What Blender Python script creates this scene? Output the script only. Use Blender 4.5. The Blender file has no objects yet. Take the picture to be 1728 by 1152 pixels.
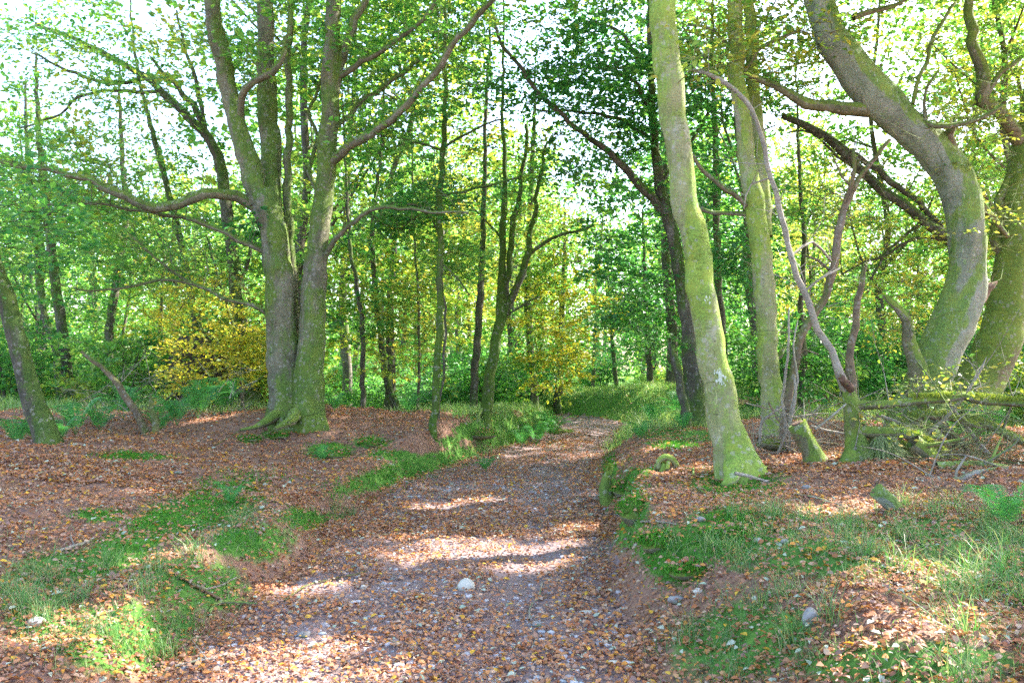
import bpy, math, random
import numpy as np
from mathutils import Vector, Matrix

# ---------------------------------------------------------------- camera, world, sun, exposure
sc = bpy.context.scene
COL = sc.collection
F, CX, CY, HOR, EYE = 1356.0, 864.0, 576.0, 615.0, 1.6
PITCH = math.atan((HOR - CY) / F)
cam_d = bpy.data.cameras.new('camera'); cam = bpy.data.objects.new('camera', cam_d); COL.objects.link(cam)
cam.location = (0, 0, EYE); cam.rotation_euler = (math.pi / 2 + PITCH, 0, 0)
cam_d.sensor_width = 36; cam_d.lens = 36 * F / 1728; cam_d.clip_end = 600; cam_d.clip_start = 0.05
sc.camera = cam
SUN_DIR = Vector((0.80, 0.42, 0.80)).normalized()
w = bpy.data.worlds.new('World'); sc.world = w; w.use_nodes = True
nt = w.node_tree; nt.nodes.clear()
wo = nt.nodes.new('ShaderNodeOutputWorld'); bg = nt.nodes.new('ShaderNodeBackground'); sky = nt.nodes.new('ShaderNodeTexSky')
sky.sky_type = 'NISHITA'; sky.sun_disc = False
sky.sun_elevation = math.asin(SUN_DIR.z); sky.sun_rotation = math.atan2(SUN_DIR.x, SUN_DIR.y)
sky.dust_density = 2.5; sky.air_density = 1.0; sky.ozone_density = 1.0
bg.inputs['Strength'].default_value = 0.15
nt.links.new(sky.outputs[0], bg.inputs['Color']); nt.links.new(bg.outputs[0], wo.inputs['Surface'])
sun_d = bpy.data.lights.new('sun', 'SUN'); sun = bpy.data.objects.new('sun', sun_d); COL.objects.link(sun)
sun_d.energy = 4.5; sun_d.angle = math.radians(0.6); sun_d.color = (1.0, 0.95, 0.87)
sun.rotation_euler = SUN_DIR.to_track_quat('Z', 'Y').to_euler(); sun.location = (20, 10, 30)
sc.view_settings.view_transform = 'Standard'; sc.view_settings.look = 'None'
sc.view_settings.exposure = 2.9; sc.view_settings.gamma = 1.0
cy = sc.cycles
cy.max_bounces = 6; cy.diffuse_bounces = 4; cy.glossy_bounces = 1; cy.transmission_bounces = 4; cy.transparent_max_bounces = 2
cy.sample_clamp_indirect = 6.0; cy.caustics_reflective = False; cy.caustics_refractive = False
cy.use_denoising = False

R = np.random.default_rng(7)

# ---------------------------------------------------------------- noise and terrain
def _hash(ix, iy, s):
    v = np.sin(ix * 127.1 + iy * 311.7 + s * 74.7) * 43758.5453
    return v - np.floor(v)
def vnoise(x, y, s=0):
    x = np.asarray(x, float); y = np.asarray(y, float)
    ix, iy = np.floor(x), np.floor(y); fx, fy = x - ix, y - iy
    fx = fx * fx * (3 - 2 * fx); fy = fy * fy * (3 - 2 * fy)
    a = _hash(ix, iy, s); b = _hash(ix + 1, iy, s); c = _hash(ix, iy + 1, s); d = _hash(ix + 1, iy + 1, s)
    return (a + (b - a) * fx) * (1 - fy) + (c + (d - c) * fx) * fy
def fbm(x, y, s=0, o=3):
    t = 0; a = 0.5
    for k in range(o):
        t = t + a * vnoise(x * 2 ** k, y * 2 ** k, s + k * 13); a *= 0.5
    return t / (1 - 0.5 ** o)
def sstep(a, b, x):
    t = np.clip((x - a) / (b - a), 0, 1); return t * t * (3 - 2 * t)
PCY = [-8, 2, 4, 7.6, 11.7, 14.5, 17.4, 20.7, 22.6, 24.5, 27, 34, 60, 140]
PCX = [-1.0, -0.6, -0.5, -0.36, -0.08, 0.62, 1.3, 2.1, 2.25, 1.7, -0.3, -7, -22, -50]
def pcx(y): return np.interp(y, PCY, PCX)
def phw(y): return np.interp(y, [-8, 3, 4, 8, 11, 12.7, 15, 18, 22, 30, 140], [1.3, 1.25, 1.2, 1.3, 1.22, 1.05, 0.9, 0.9, 0.85, 0.7, 0.7])
def edge_wob(x, y): return (fbm(x * 0.9, y * 0.9, 3) - 0.5) * 0.45
def zt(x, y):
    x = np.asarray(x, float); y = np.asarray(y, float)
    s = x - pcx(y) + edge_wob(x, y); hw = phw(y)
    L = np.maximum(-s - hw, 0); Rr = np.maximum(s - hw, 0)
    # left: a mossy ledge, then a gentle slope up to a crest that falls away behind
    zl = 0.26 * sstep(0.1, 0.4, L) + 0.07 * np.exp(-((L - .5) / .22) ** 2) * sstep(4, 6, y) + 0.34 * sstep(0.3, 3.6, L)
    zl = zl + 0.30 * sstep(0.0, 0.55, L) * sstep(11.3, 13, y) * (1 - sstep(18, 23, y)) * (1 - .6 * sstep(2, 5, L))
    crest = (x * 0.42 + 0.0) + (y - 13.2)
    zl = zl - 1.1 * sstep(0.0, 5.0, crest + 0.8 * (fbm(x * .5, y * .5, 9) - .5)) * sstep(1.2, 3.5, L)
    zl = zl * (1 - 0.35 * sstep(17, 24, y))
    # right: a steeper mossy bank
    steep = sstep(4.6, 5.8, y) * (1 - sstep(9.2, 11.5, y))
    zr = 0.50 * (steep * sstep(0.0, 0.35, Rr) + (1 - steep) * sstep(0.0, 1.1, Rr)) + 0.12 * sstep(0.5, 4, Rr)
    zr = zr + 0.35 * sstep(0.3, 2.2, Rr) * sstep(16.5, 20, y) * (1 - sstep(24, 30, y))
    zr = zr - 0.5 * sstep(12, 16, y) * sstep(4, 8, Rr)
    z = np.where(s < 0, zl, zr)
    z = z + 0.12 * sstep(27, 31, y) * np.exp(-((x - 3.5) / 4) ** 2)
    off = sstep(-0.2, 0.8, np.maximum(L, Rr))
    z = z + (fbm(x * 0.7, y * 0.7, 1) - 0.5) * 0.22 * off
    z = z + (fbm(x * 2.6, y * 2.6, 2) - 0.5) * (0.03 + 0.11 * off)
    z = z + (fbm(x * 9, y * 9, 4, 2) - 0.5) * (0.012 + 0.03 * off)
    tr = np.minimum(np.abs(s - 0.55), np.abs(s + 0.6))
    z = z - 0.045 * np.exp(-(tr / 0.22) ** 2) * (1 - off)
    far = sstep(30, 60, np.hypot(x, y))
    return z + far * (fbm(x * 0.05, y * 0.05, 6) - 0.5) * 2.0

cp, sp = math.cos(PITCH), math.sin(PITCH)
def ray(px, py):
    dx, dz = (px - CX) / F, (CY - py) / F
    return np.array([dx, cp - dz * sp, sp + dz * cp])
def P(px, py, Y):
    d = ray(px, py); t = Y / d[1]
    return np.array([d[0] * t, Y, EYE + d[2] * t])
def PIX(p):
    p = np.asarray(p, float); x, y, z = p[..., 0], p[..., 1], p[..., 2] - EYE
    f = y * cp + z * sp; u = -y * sp + z * cp
    f = np.maximum(f, 0.05)
    return CX + F * x / f, CY - F * u / f
def G(px, py, ymax=60):
    d = ray(px, py); ys = np.arange(1.2, ymax, 0.02); t = ys / d[1]
    x = d[0] * t; z = EYE + d[2] * t; g = zt(x, ys); k = np.argmax(z < g)
    if not (z < g).any(): k = len(ys) - 1
    return np.array([x[k], ys[k], g[k]])
def gz(x, y): return float(zt(np.array([x]), np.array([y]))[0])

# ---------------------------------------------------------------- mesh buffers
class MB:
    def __init__(s): s.v = []; s.f = []; s.m = []; s.sm = []; s.n = 0
    def add(s, v, f, mat=0, smooth=True):
        v = np.asarray(v, np.float32).reshape(-1, 3); f = np.asarray(f, np.int64)
        s.v.append(v); s.f.append(f + s.n); s.m.append(mat); s.sm.append(smooth); s.n += len(v)
    def mesh(s, name, mats, origin=(0, 0, 0)):
        v = np.concatenate(s.v) - np.asarray(origin, np.float32)
        loops = np.concatenate([f.ravel() for f in s.f]).astype(np.int32)
        tot = np.concatenate([np.full(len(f), f.shape[1], np.int32) for f in s.f])
        st = np.concatenate([[0], np.cumsum(tot)[:-1]]).astype(np.int32)
        mi = np.concatenate([np.full(len(f), m, np.int32) for f, m in zip(s.f, s.m)])
        smo = np.concatenate([np.full(len(f), sm, bool) for f, sm in zip(s.f, s.sm)])
        me = bpy.data.meshes.new(name)
        me.vertices.add(len(v)); me.vertices.foreach_set('co', v.ravel())
        me.loops.add(len(loops)); me.loops.foreach_set('vertex_index', loops)
        me.polygons.add(len(tot)); me.polygons.foreach_set('loop_start', st); me.polygons.foreach_set('loop_total', tot)
        me.polygons.foreach_set('material_index', mi); me.polygons.foreach_set('use_smooth', smo)
        for m in mats: me.materials.append(m)
        me.update(calc_edges=True); return me
    def build(s, name, mats, parent=None, origin=(0, 0, 0)):
        if not isinstance(mats, (list, tuple)): mats = [mats]
        o = bpy.data.objects.new(name, s.mesh(name, mats, origin)); COL.objects.link(o)
        if parent is not None: o.parent = parent
        else: o.location = origin
        return o
def tag(o, label=None, cat=None, group=None, kind=None):
    if label: o['label'] = label
    if cat: o['category'] = cat
    if group: o['group'] = group
    if kind: o['kind'] = kind
    return o
def empty(name, loc, label=None, cat=None, group=None):
    o = bpy.data.objects.new(name, None); COL.objects.link(o); o.location = tuple(float(a) for a in loc)
    o.empty_display_size = 0.3
    return tag(o, label, cat, group)

def catmull(p, r, step):
    p = np.asarray(p, float); r = np.asarray(r, float)
    if len(p) < 2: return p, r
    q = np.vstack([2 * p[0] - p[1], p, 2 * p[-1] - p[-2]]); outp, outr = [], []
    for i in range(len(p) - 1):
        a, b, c, d = q[i:i + 4]; n = int(np.clip(np.linalg.norm(c - b) / step, 1, 14))
        t = (np.arange(n) / n)[:, None]
        outp.append(0.5 * ((2 * b) + (-a + c) * t + (2 * a - 5 * b + 4 * c - d) * t ** 2 + (-a + 3 * b - 3 * c + d) * t ** 3))
        outr.append(r[i] + (r[i + 1] - r[i]) * t[:, 0])
    outp.append(p[-1:]); outr.append(r[-1:])
    return np.vstack(outp), np.concatenate(outr)
def tube(mb, p, r, sides=8, mat=0, amp=0.0, flare=0.0, seed=0, step=None, smooth=True, jag=0.0, wob=0.0):
    p = np.asarray(p, float); r = np.asarray(r, float)
    if step: p, r = catmull(p, r, step)
    n = len(p)
    if wob:
        tt = np.arange(n) * 0.7
        for k in range(3):
            p[:, k] += wob * (vnoise(tt, np.full(n, seed + k * 5.3), 21) - 0.5) * 2 * np.minimum(1, np.arange(n) / 2)
    tan = np.gradient(p, axis=0); tan /= np.linalg.norm(tan, axis=1)[:, None] + 1e-9
    ref = np.array([0, 1.0, 0]) if abs(tan[0][1]) < 0.9 else np.array([1.0, 0, 0])
    us = np.zeros((n, 3)); u = ref
    for i in range(n):
        u = u - tan[i] * np.dot(u, tan[i]); u /= np.linalg.norm(u) + 1e-9; us[i] = u
    vs = np.cross(tan, us)
    th = np.arange(sides) / sides * 2 * math.pi
    rr = np.repeat(r[:, None], sides, 1)
    dist = np.concatenate([[0], np.cumsum(np.linalg.norm(np.diff(p, axis=0), axis=1))])
    if amp:
        cx_, sx_ = np.cos(th)[None], np.sin(th)[None]; s = (dist / (np.mean(r) * 3.5))[:, None]
        rr = rr * (1 + amp * ((vnoise(cx_ * 1.3 + s * .6 + seed, sx_ * 1.3 + s + 0 * cx_, seed) - .5) * 1.3 + (vnoise(cx_ * 3 + seed * 3 + s * .5, sx_ * 3 + s * 2.2, seed + 5) - .5) * 0.7 + (vnoise(cx_ * 7 + seed * 3, sx_ * 7 + s * 7, seed + 8) - .5) * 0.3))
    if flare:
        k = 5; ph = seed * 1.7
        lob = 0.35 + 0.65 * (0.5 + 0.5 * np.cos(k * th + ph + np.sin(th * 2 + seed) * 0.9)) ** 1.5
        rr = rr * (1 + flare * np.exp(-dist / (r[0] * 1.5))[:, None] * lob[None])
    if jag: rr[-1] = rr[-2] * .8
    v = p[:, None] + us[:, None] * (np.cos(th)[None, :, None] * rr[..., None]) + vs[:, None] * (np.sin(th)[None, :, None] * rr[..., None])
    if jag:
        v[-1] += tan[-1] * (R.random((sides, 1)) ** 2 * jag * 4) + (p[-1] - v[-1]) * R.random((sides, 1)) * .4
    i, j = np.meshgrid(np.arange(n - 1), np.arange(sides), indexing='ij')
    j2 = (j + 1) % sides
    f = np.stack([i * sides + j, i * sides + j2, (i + 1) * sides + j2, (i + 1) * sides + j], -1).reshape(-1, 4)
    vv = v.reshape(-1, 3); mb.add(vv, f, mat, smooth)
    cap = np.array([[ (n - 1) * sides + a for a in range(sides)]])
    mb.f[-1] = mb.f[-1]; mb.f.append(cap + mb.n - len(vv)); mb.m.append(mat); mb.sm.append(False); mb.v.append(np.zeros((0, 3), np.float32))
    return p, r
def sticks(mb, A, B, ra, rb, mat=0):
    A = np.asarray(A, float); B = np.asarray(B, float); n = len(A)
    if n == 0: return
    d = B - A; d /= np.linalg.norm(d, axis=1)[:, None] + 1e-9
    ref = np.where(np.abs(d[:, 2:3]) < 0.9, np.array([[0, 0, 1.0]]), np.array([[1.0, 0, 0]]))
    u = np.cross(d, ref); u /= np.linalg.norm(u, axis=1)[:, None] + 1e-9; v = np.cross(d, u)
    ra = np.broadcast_to(ra, (n,)); rb = np.broadcast_to(rb, (n,)); out = []
    for P_, r_ in ((A, ra), (B, rb)):
        for a in (0, 2.094, 4.189): out.append(P_ + (u * math.cos(a) + v * math.sin(a)) * r_[:, None])
    V = np.stack(out, 1).reshape(-1, 3); b = (np.arange(n) * 6)[:, None]
    f = np.concatenate([b + np.array([[0, 1, 4, 3]]), b + np.array([[1, 2, 5, 4]]), b + np.array([[2, 0, 3, 5]])])
    mb.add(V, f, mat)
def leaves(mb, pos, axis, nrm, L, W, mat=0, fine=False, fold=0.18, curl=0.0):
    """one small folded face per leaf"""
    n = len(pos)
    if n == 0: return
    axis = axis / (np.linalg.norm(axis, axis=1)[:, None] + 1e-9)
    side = np.cross(nrm, axis); side /= np.linalg.norm(side, axis=1)[:, None] + 1e-9
    up = np.cross(axis, side)
    L = np.broadcast_to(L, (n,))[:, None]; W = np.broadcast_to(W, (n,))[:, None]
    if fine:
        prof = [(0, 0), (0.28, -.42), (0.62, -.40), (1, 0), (0.62, .40), (0.28, .42)]
    else:
        prof = [(0, 0), (0.45, -.5), (1, 0), (0.45, .5)]
    k = len(prof)
    V = np.stack([pos + axis * (a * L) + side * (b * W) + up * ((abs(b) * fold * 2 * W) - curl * L * a * a) for a, b in prof], 1).reshape(-1, 3)
    mb.add(V, np.arange(n * k).reshape(n, k), mat, False)
def blades(mb, pos, lean, H, W, mat=0):
    """grass or moss blades: three-segment bent tapering strips"""
    n = len(pos); H = np.broadcast_to(H, (n,))[:, None]; W = np.broadcast_to(W, (n,))[:, None]
    a = R.random(n) * 6.283; side = np.stack([np.cos(a), np.sin(a), np.zeros(n)], 1)
    up = np.array([[0, 0, 1.0]])
    lv = []
    for t, ww in ((0, 1), (0.5, .75), (0.85, .35)):
        c = pos + up * H * (t - 0.25 * t * t * np.linalg.norm(lean, axis=1)[:, None]) + lean * H * t * t
        lv += [c - side * W * ww * .5, c + side * W * ww * .5]
    lv.append(pos + up * H * (1 - 0.3 * np.linalg.norm(lean, axis=1)[:, None]) + lean * H)
    V = np.stack(lv, 1).reshape(-1, 3); b = (np.arange(n) * 7)[:, None]
    mb.add(V, np.concatenate([b + np.array([[0, 1, 3, 2]]), b + np.array([[2, 3, 5, 4]])]), mat)
    mb.f.append((b + np.array([[4, 5, 6]])) + mb.n - len(V)); mb.m.append(mat); mb.sm.append(True); mb.v.append(np.zeros((0, 3), np.float32))

# ---------------------------------------------------------------- materials
class NT:
    def __init__(s, name):
        s.m = bpy.data.materials.new(name); s.m.use_nodes = True; s.t = s.m.node_tree; s.t.nodes.clear()
        s.out = s.t.nodes.new('ShaderNodeOutputMaterial')
    def n(s, typ, **kw):
        o = s.t.nodes.new(typ)
        for k, v in kw.items(): setattr(o, k, v)
        return o
    def l(s, a, b): s.t.links.new(a, b)
    def noise(s, scale, detail=3, vec=None, rough=0.55):
        o = s.n('ShaderNodeTexNoise'); o.inputs['Scale'].default_value = scale; o.inputs['Detail'].default_value = detail
        o.inputs['Roughness'].default_value = rough
        if vec is not None: s.l(vec, o.inputs['Vector'])
        return o.outputs['Fac']
    def ramp(s, fac, stops, interp='LINEAR'):
        o = s.n('ShaderNodeValToRGB'); cr = o.color_ramp; cr.interpolation = interp
        while len(cr.elements) < len(stops): cr.elements.new(0.5)
        for e, (p, c) in zip(cr.elements, stops): e.position = p; e.color = (*c, 1) if len(c) == 3 else c
        s.l(fac, o.inputs['Fac']); return o.outputs['Color']
    def mix(s, fac, a, b, mode='MIX'):
        o = s.n('ShaderNodeMix', data_type='RGBA', blend_type=mode)
        for v, i in ((fac, 0), (a, 6), (b, 7)):
            if isinstance(v, (int, float)): o.inputs[i].default_value = v
            elif isinstance(v, tuple): o.inputs[i].default_value = (*v, 1)
            else: s.l(v, o.inputs[i])
        return o.outputs[2]
    def math(s, op, a, b=None, clamp=False):
        o = s.n('ShaderNodeMath', operation=op, use_clamp=clamp)
        for i, v in enumerate((a, b)):
            if v is None: continue
            if isinstance(v, (int, float)): o.inputs[i].default_value = v
            else: s.l(v, o.inputs[i])
        return o.outputs[0]
    def bsdf(s, col, rough=0.8, bump=None, bstr=0.5, bdist=0.02, spec=0.3):
        o = s.n('ShaderNodeBsdfPrincipled'); o.inputs['Specular IOR Level'].default_value = spec
        if isinstance(col, tuple): o.inputs['Base Color'].default_value = (*col, 1)
        else: s.l(col, o.inputs['Base Color'])
        o.inputs['Roughness'].default_value = rough
        if bump is not None:
            b = s.n('ShaderNodeBump'); b.inputs['Strength'].default_value = bstr; b.inputs['Distance'].default_value = bdist
            s.l(bump, b.inputs['Height']); s.l(b.outputs[0], o.inputs['Normal'])
        return o.outputs[0]
    def done(s, sh): s.l(sh, s.out.inputs['Surface']); return s.m

def leaf_mat(name, cols, trans=1.9, tfac=0.5, rough=0.45, clump=None):
    """colours differ leaf by leaf, with whole sprays that have turned"""
    n = NT(name); g = n.n('ShaderNodeNewGeometry')
    c = n.ramp(g.outputs['Random Per Island'], [(i / max(1, len(cols) - 1), k) for i, k in enumerate(cols)])
    if clump:
        tc = n.n('ShaderNodeTexCoord'); nz = n.noise(clump[1], 2, tc.outputs['Object'])
        f = n.ramp(nz, [(clump[2], (0, 0, 0)), (clump[2] + 0.12, (1, 1, 1))]); c = n.mix(n.math('MULTIPLY', f, clump[3]), c, clump[0])
    p = n.bsdf(c, rough, spec=0.35)
    t = n.n('ShaderNodeBsdfTranslucent'); n.l(n.mix(1.0, c, (trans, trans * 1.0, trans * 0.6), 'MULTIPLY'), t.inputs['Color'])
    mx = n.n('ShaderNodeMixShader'); mx.inputs[0].default_value = tfac; n.l(p, mx.inputs[1]); n.l(t.outputs[0], mx.inputs[2])
    return n.done(mx.outputs[0])
M = {}
M['leaf_green'] = leaf_mat('leaf_green', [(.03, .14, .04), (.06, .21, .05), (.16, .33, .06), (.04, .17, .05)], 1.7, .5, clump=((.34, .34, .03), .6, .55, .6))
M['leaf_lime'] = leaf_mat('leaf_lime', [(.09, .27, .06), (.20, .38, .07), (.05, .19, .05), (.34, .42, .09)], 1.55, .5, clump=((.46, .36, .04), .7, .56, .6))
M['leaf_dark'] = leaf_mat('leaf_dark', [(.025, .11, .04), (.045, .18, .055), (.09, .25, .05), (.035, .13, .055)], 1.9, .5, rough=.35)
M['leaf_gold'] = leaf_mat('leaf_gold', [(.46, .41, .05), (.55, .48, .06), (.24, .36, .05), (.50, .34, .04), (.30, .38, .05)], 1.5, .55)
M['leaf_mixed'] = leaf_mat('leaf_mixed', [(.12, .27, .05), (.32, .36, .06), (.07, .21, .04), (.40, .32, .06), (.20, .35, .06)], 1.7, .5, clump=((.44, .25, .05), .8, .58, .6))
M['fern'] = leaf_mat('fern_leaf', [(.05, .24, .06), (.10, .32, .07), (.05, .19, .07)], 1.5, .4)
M['grass'] = leaf_mat('grass_blade', [(.05, .19, .05), (.09, .27, .06), (.24, .29, .12), (.04, .14, .04), (.13, .26, .08), (.36, .33, .18)], 1.4, .35)
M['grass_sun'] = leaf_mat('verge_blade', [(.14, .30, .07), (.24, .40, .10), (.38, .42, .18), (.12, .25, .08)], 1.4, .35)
M['moss'] = leaf_mat('moss_blade', [(.03, .16, .012), (.055, .25, .015), (.13, .32, .02), (.025, .11, .012)], 1.4, .3, rough=.7)
M['litter'] = leaf_mat('litter_leaf', [(.31, .11, .06), (.46, .17, .065), (.18, .085, .07), (.54, .27, .12), (.38, .12, .035), (.50, .34, .24), (.27, .15, .12), (.60, .24, .04), (.22, .13, .12), (.44, .22, .13)], 1.0, .18, rough=.6)
M['litter_pale'] = leaf_mat('litter_pale', [(.35, .42, .30), (.45, .46, .36), (.30, .36, .26)], 1.0, .15, rough=.6)
M['litter_gold'] = leaf_mat('litter_gold', [(.62, .33, .03), (.66, .42, .05), (.55, .22, .03)], 1.0, .25, rough=.55)

def bark(name, base, base2, moss, mossamt=0.5, dark=(.05, .04, .035), topmoss=0.5, bump=0.9, speck=.5, pale=(.42, .38, .35), paleamt=.3):
    n = NT(name); tc = n.n('ShaderNodeTexCoord'); v = tc.outputs['Object']; g = n.n('ShaderNodeNewGeometry')
    st = n.n('ShaderNodeMapping'); st.inputs['Scale'].default_value = (1, 1, 4.0); n.l(v, st.inputs['Vector'])
    vr = n.n('ShaderNodeMapping'); vr.inputs['Scale'].default_value = (1, 1, 0.3); n.l(v, vr.inputs['Vector'])
    c = n.mix(n.ramp(n.noise(5, 5, v), [(.35, (0, 0, 0)), (.65, (1, 1, 1))]), base, base2)
    c = n.mix(n.math('MULTIPLY', n.ramp(n.noise(3.2, 3, vr.outputs[0]), [(.58, (0, 0, 0)), (.66, (1, 1, 1))]), paleamt), c, pale)
    c = n.mix(n.ramp(n.noise(14, 4, st.outputs[0]), [(.60, (0, 0, 0)), (.72, (.75, .75, .75))]), c, dark)
    sep = n.n('ShaderNodeSeparateXYZ'); n.l(g.outputs['Normal'], sep.inputs[0])
    up = n.math('MULTIPLY', sep.outputs['Z'], topmoss)
    mm = n.math('ADD', n.noise(2.2, 6, vr.outputs[0], .65), up)
    lo = 0.72 - mossamt * 0.42
    mf = n.ramp(mm, [(lo, (0, 0, 0)), (lo + .09, (1, 1, 1))])
    fine = n.noise(60, 3, v)
    mc = n.mix(n.ramp(fine, [(.3, (0, 0, 0)), (.7, (1, 1, 1))]), tuple(k * .6 for k in moss), tuple(min(1, k * 1.35) for k in moss))
    mc = n.mix(n.ramp(n.noise(6, 3, v), [(.4, (0, 0, 0)), (.7, (1, 1, 1))]), mc, (moss[0] * 1.5, moss[1] * 1.2, moss[2]))
    c = n.mix(n.math('MULTIPLY', mf, .92), c, mc)
    sp = n.ramp(n.noise(34, 8, v, .8), [(.32, (.35, .35, .35)), (.5, (1, 1, 1)), (.68, (1.0, 1.0, 1.0))]); c = n.mix(speck, c, sp, 'MULTIPLY')
    c = n.mix(speck, c, n.ramp(n.noise(1.6, 4, v, .6), [(.35, (.5, .5, .5)), (.6, (1, 1, 1))]), 'MULTIPLY')
    c = n.mix(n.math('MULTIPLY', n.ramp(n.noise(20, 7, vr.outputs[0], .75), [(.60, (0, 0, 0)), (.66, (1, 1, 1))]), .6), c, tuple(min(.62, k * 1.7) for k in base))
    for sc_v, th, colr in ((19, .83, pale), (41, .83, tuple(k * .45 for k in base)), (27, .84, (moss[0] * 1.3, moss[1] * 1.3, moss[2] * 1.2))):
        wv = n.n('ShaderNodeVectorMath', operation='ADD'); n.l(v, wv.inputs[0]); nz = n.n('ShaderNodeTexNoise'); nz.inputs['Scale'].default_value = sc_v * 1.3; n.l(v, nz.inputs['Vector'])
        scl = n.n('ShaderNodeVectorMath', operation='SCALE'); n.l(nz.outputs['Color'], scl.inputs[0]); scl.inputs[3].default_value = 1.6 / sc_v; n.l(scl.outputs[0], wv.inputs[1])
        vo = n.n('ShaderNodeTexVoronoi'); vo.inputs['Scale'].default_value = sc_v; n.l(wv.outputs[0], vo.inputs['Vector']); se = n.n('ShaderNodeSeparateColor'); n.l(vo.outputs['Color'], se.inputs[0])
        f = n.math('MULTIPLY', n.math('GREATER_THAN', se.outputs[0], th - .14), n.math('LESS_THAN', vo.outputs['Distance'], .42)); c = n.mix(n.math('MULTIPLY', f, .38), c, colr)
    h = n.math('ADD', n.math('MULTIPLY', n.noise(26, 6, st.outputs[0], .7), .9), n.math('MULTIPLY', n.noise(75, 4, v), .6))
    h = n.math('ADD', h, n.math('MULTIPLY', mf, .5))
    return n.done(n.bsdf(c, .85, h, bump, .035, .2))
M['bark_beech'] = bark('bark_beech', (.26, .235, .155), (.155, .15, .095), (.12, .21, .035), .62)
M['bark_lean'] = bark('bark_lean', (.34, .33, .17), (.24, .26, .10), (.20, .31, .05), .66, topmoss=.3, paleamt=.45, bump=.5)
M['bark_moss'] = bark('bark_moss', (.22, .20, .12), (.15, .15, .08), (.15, .24, .04), .80, topmoss=.8, bump=.8)
M['bark_grey'] = bark('bark_grey', (.37, .38, .29), (.24, .27, .18), (.19, .30, .06), .68, topmoss=.9, bump=.9, dark=(.07, .07, .05))
M['bark_dark'] = bark('bark_dark', (.15, .13, .095), (.09, .085, .06), (.08, .15, .03), .55)
M['bark_darkmoss'] = bark('bark_darkmoss', (.13, .13, .07), (.08, .08, .045), (.08, .16, .02), .8, topmoss=.4)
M['bark_far'] = bark('bark_far', (.15, .12, .10), (.09, .08, .07), (.08, .13, .03), .5, bump=.3)
M['wood_dead'] = bark('wood_dead', (.28, .20, .125), (.16, .12, .08), (.14, .18, .05), .5, paleamt=.3, topmoss=.2)
M['wood_bare'] = bark('wood_bare', (.48, .42, .34), (.34, .29, .23), (.2, .25, .08), .25, topmoss=.15)
M['wood_cut'] = bark('wood_cut', (.22, .13, .09), (.14, .08, .06), (.14, .18, .05), .1, topmoss=.1)
def simple(name, c1, c2, scale, rough=.8, bump=.5, dist=.01, c3=None):
    n = NT(name); v = n.n('ShaderNodeTexCoord').outputs['Object']
    c = n.mix(n.ramp(n.noise(scale, 5, v), [(.35, (0, 0, 0)), (.65, (1, 1, 1))]), c1, c2)
    if c3: c = n.mix(n.ramp(n.noise(scale * .4, 4, v), [(.55, (0, 0, 0)), (.66, (1, 1, 1))]), c, c3)
    return n.done(n.bsdf(c, rough, n.noise(scale * 4, 5, v), bump, dist))
M['stone'] = simple('stone', (.27, .25, .24), (.16, .15, .15), 14, c3=(.12, .16, .06))
M['stone_pale'] = simple('stone_pale', (.52, .48, .40), (.38, .34, .29), 9, c3=(.46, .39, .28))
M['lichen'] = simple('lichen', (.56, .58, .50), (.36, .40, .30), 70, c3=(.42, .46, .30))
M['earth'] = simple('root_earth', (.035, .026, .02), (.06, .042, .03), 9, bump=1, dist=.05)
def gravel_mat():
    n = NT('gravel'); g = n.n('ShaderNodeNewGeometry')
    return n.done(n.bsdf(n.ramp(g.outputs['Random Per Island'], [(0, (.24, .20, .21)), (.4, (.36, .31, .32)), (.75, (.48, .44, .45)), (1, (.30, .33, .36))]), .75))
M['gravel'] = gravel_mat()
def ground_mat(name, path):
    n = NT(name); v = n.n('ShaderNodeTexCoord').outputs['Object']
    if path: a, b, c_ = (.18, .12, .12), (.26, .18, .175), (.34, .255, .24)
    else: a, b, c_ = (.15, .10, .095), (.22, .15, .13), (.28, .20, .17)
    c = n.mix(n.ramp(n.noise(3, 5, v), [(.35, (0, 0, 0)), (.65, (1, 1, 1))]), a, b)
    c = n.mix(n.ramp(n.noise(38, 4, v), [(.45, (0, 0, 0)), (.7, (.8, .8, .8))]), c, c_)
    vo = n.n('ShaderNodeTexVoronoi'); vo.inputs['Scale'].default_value = 30; n.l(v, vo.inputs['Vector'])
    if not path:
        lit = n.ramp(vo.outputs['Color'], [(.2, (.26, .12, .07)), (.5, (.36, .18, .09)), (.8, (.20, .11, .08))])
        c = n.mix(.6, c, lit)
        at = n.n('ShaderNodeAttribute'); at.attribute_name = 'green'
        gc = n.mix(n.ramp(n.noise(18, 4, v), [(.35, (0, 0, 0)), (.65, (1, 1, 1))]), (.05, .14, .025), (.12, .24, .04))
        f = n.math('ADD', at.outputs['Fac'], n.math('MULTIPLY', n.math('SUBTRACT', n.noise(9, 5, v), .5), .9))
        c = n.mix(n.ramp(f, [(.35, (0, 0, 0)), (.6, (1, 1, 1))]), c, gc)
    else:
        lit = n.ramp(vo.outputs['Color'], [(.1, (.26, .20, .20)), (.5, (.17, .12, .12)), (.9, (.36, .24, .18))])
        c = n.mix(.35, c, lit)
    h = n.math('ADD', n.noise(22, 6, v, .7), n.math('MULTIPLY', vo.outputs['Distance'], .6))
    return n.done(n.bsdf(c, .9, h, .8, .03, .15))
M['ground'] = ground_mat('ground_litter', False); M['path'] = ground_mat('path_earth', True)

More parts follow.
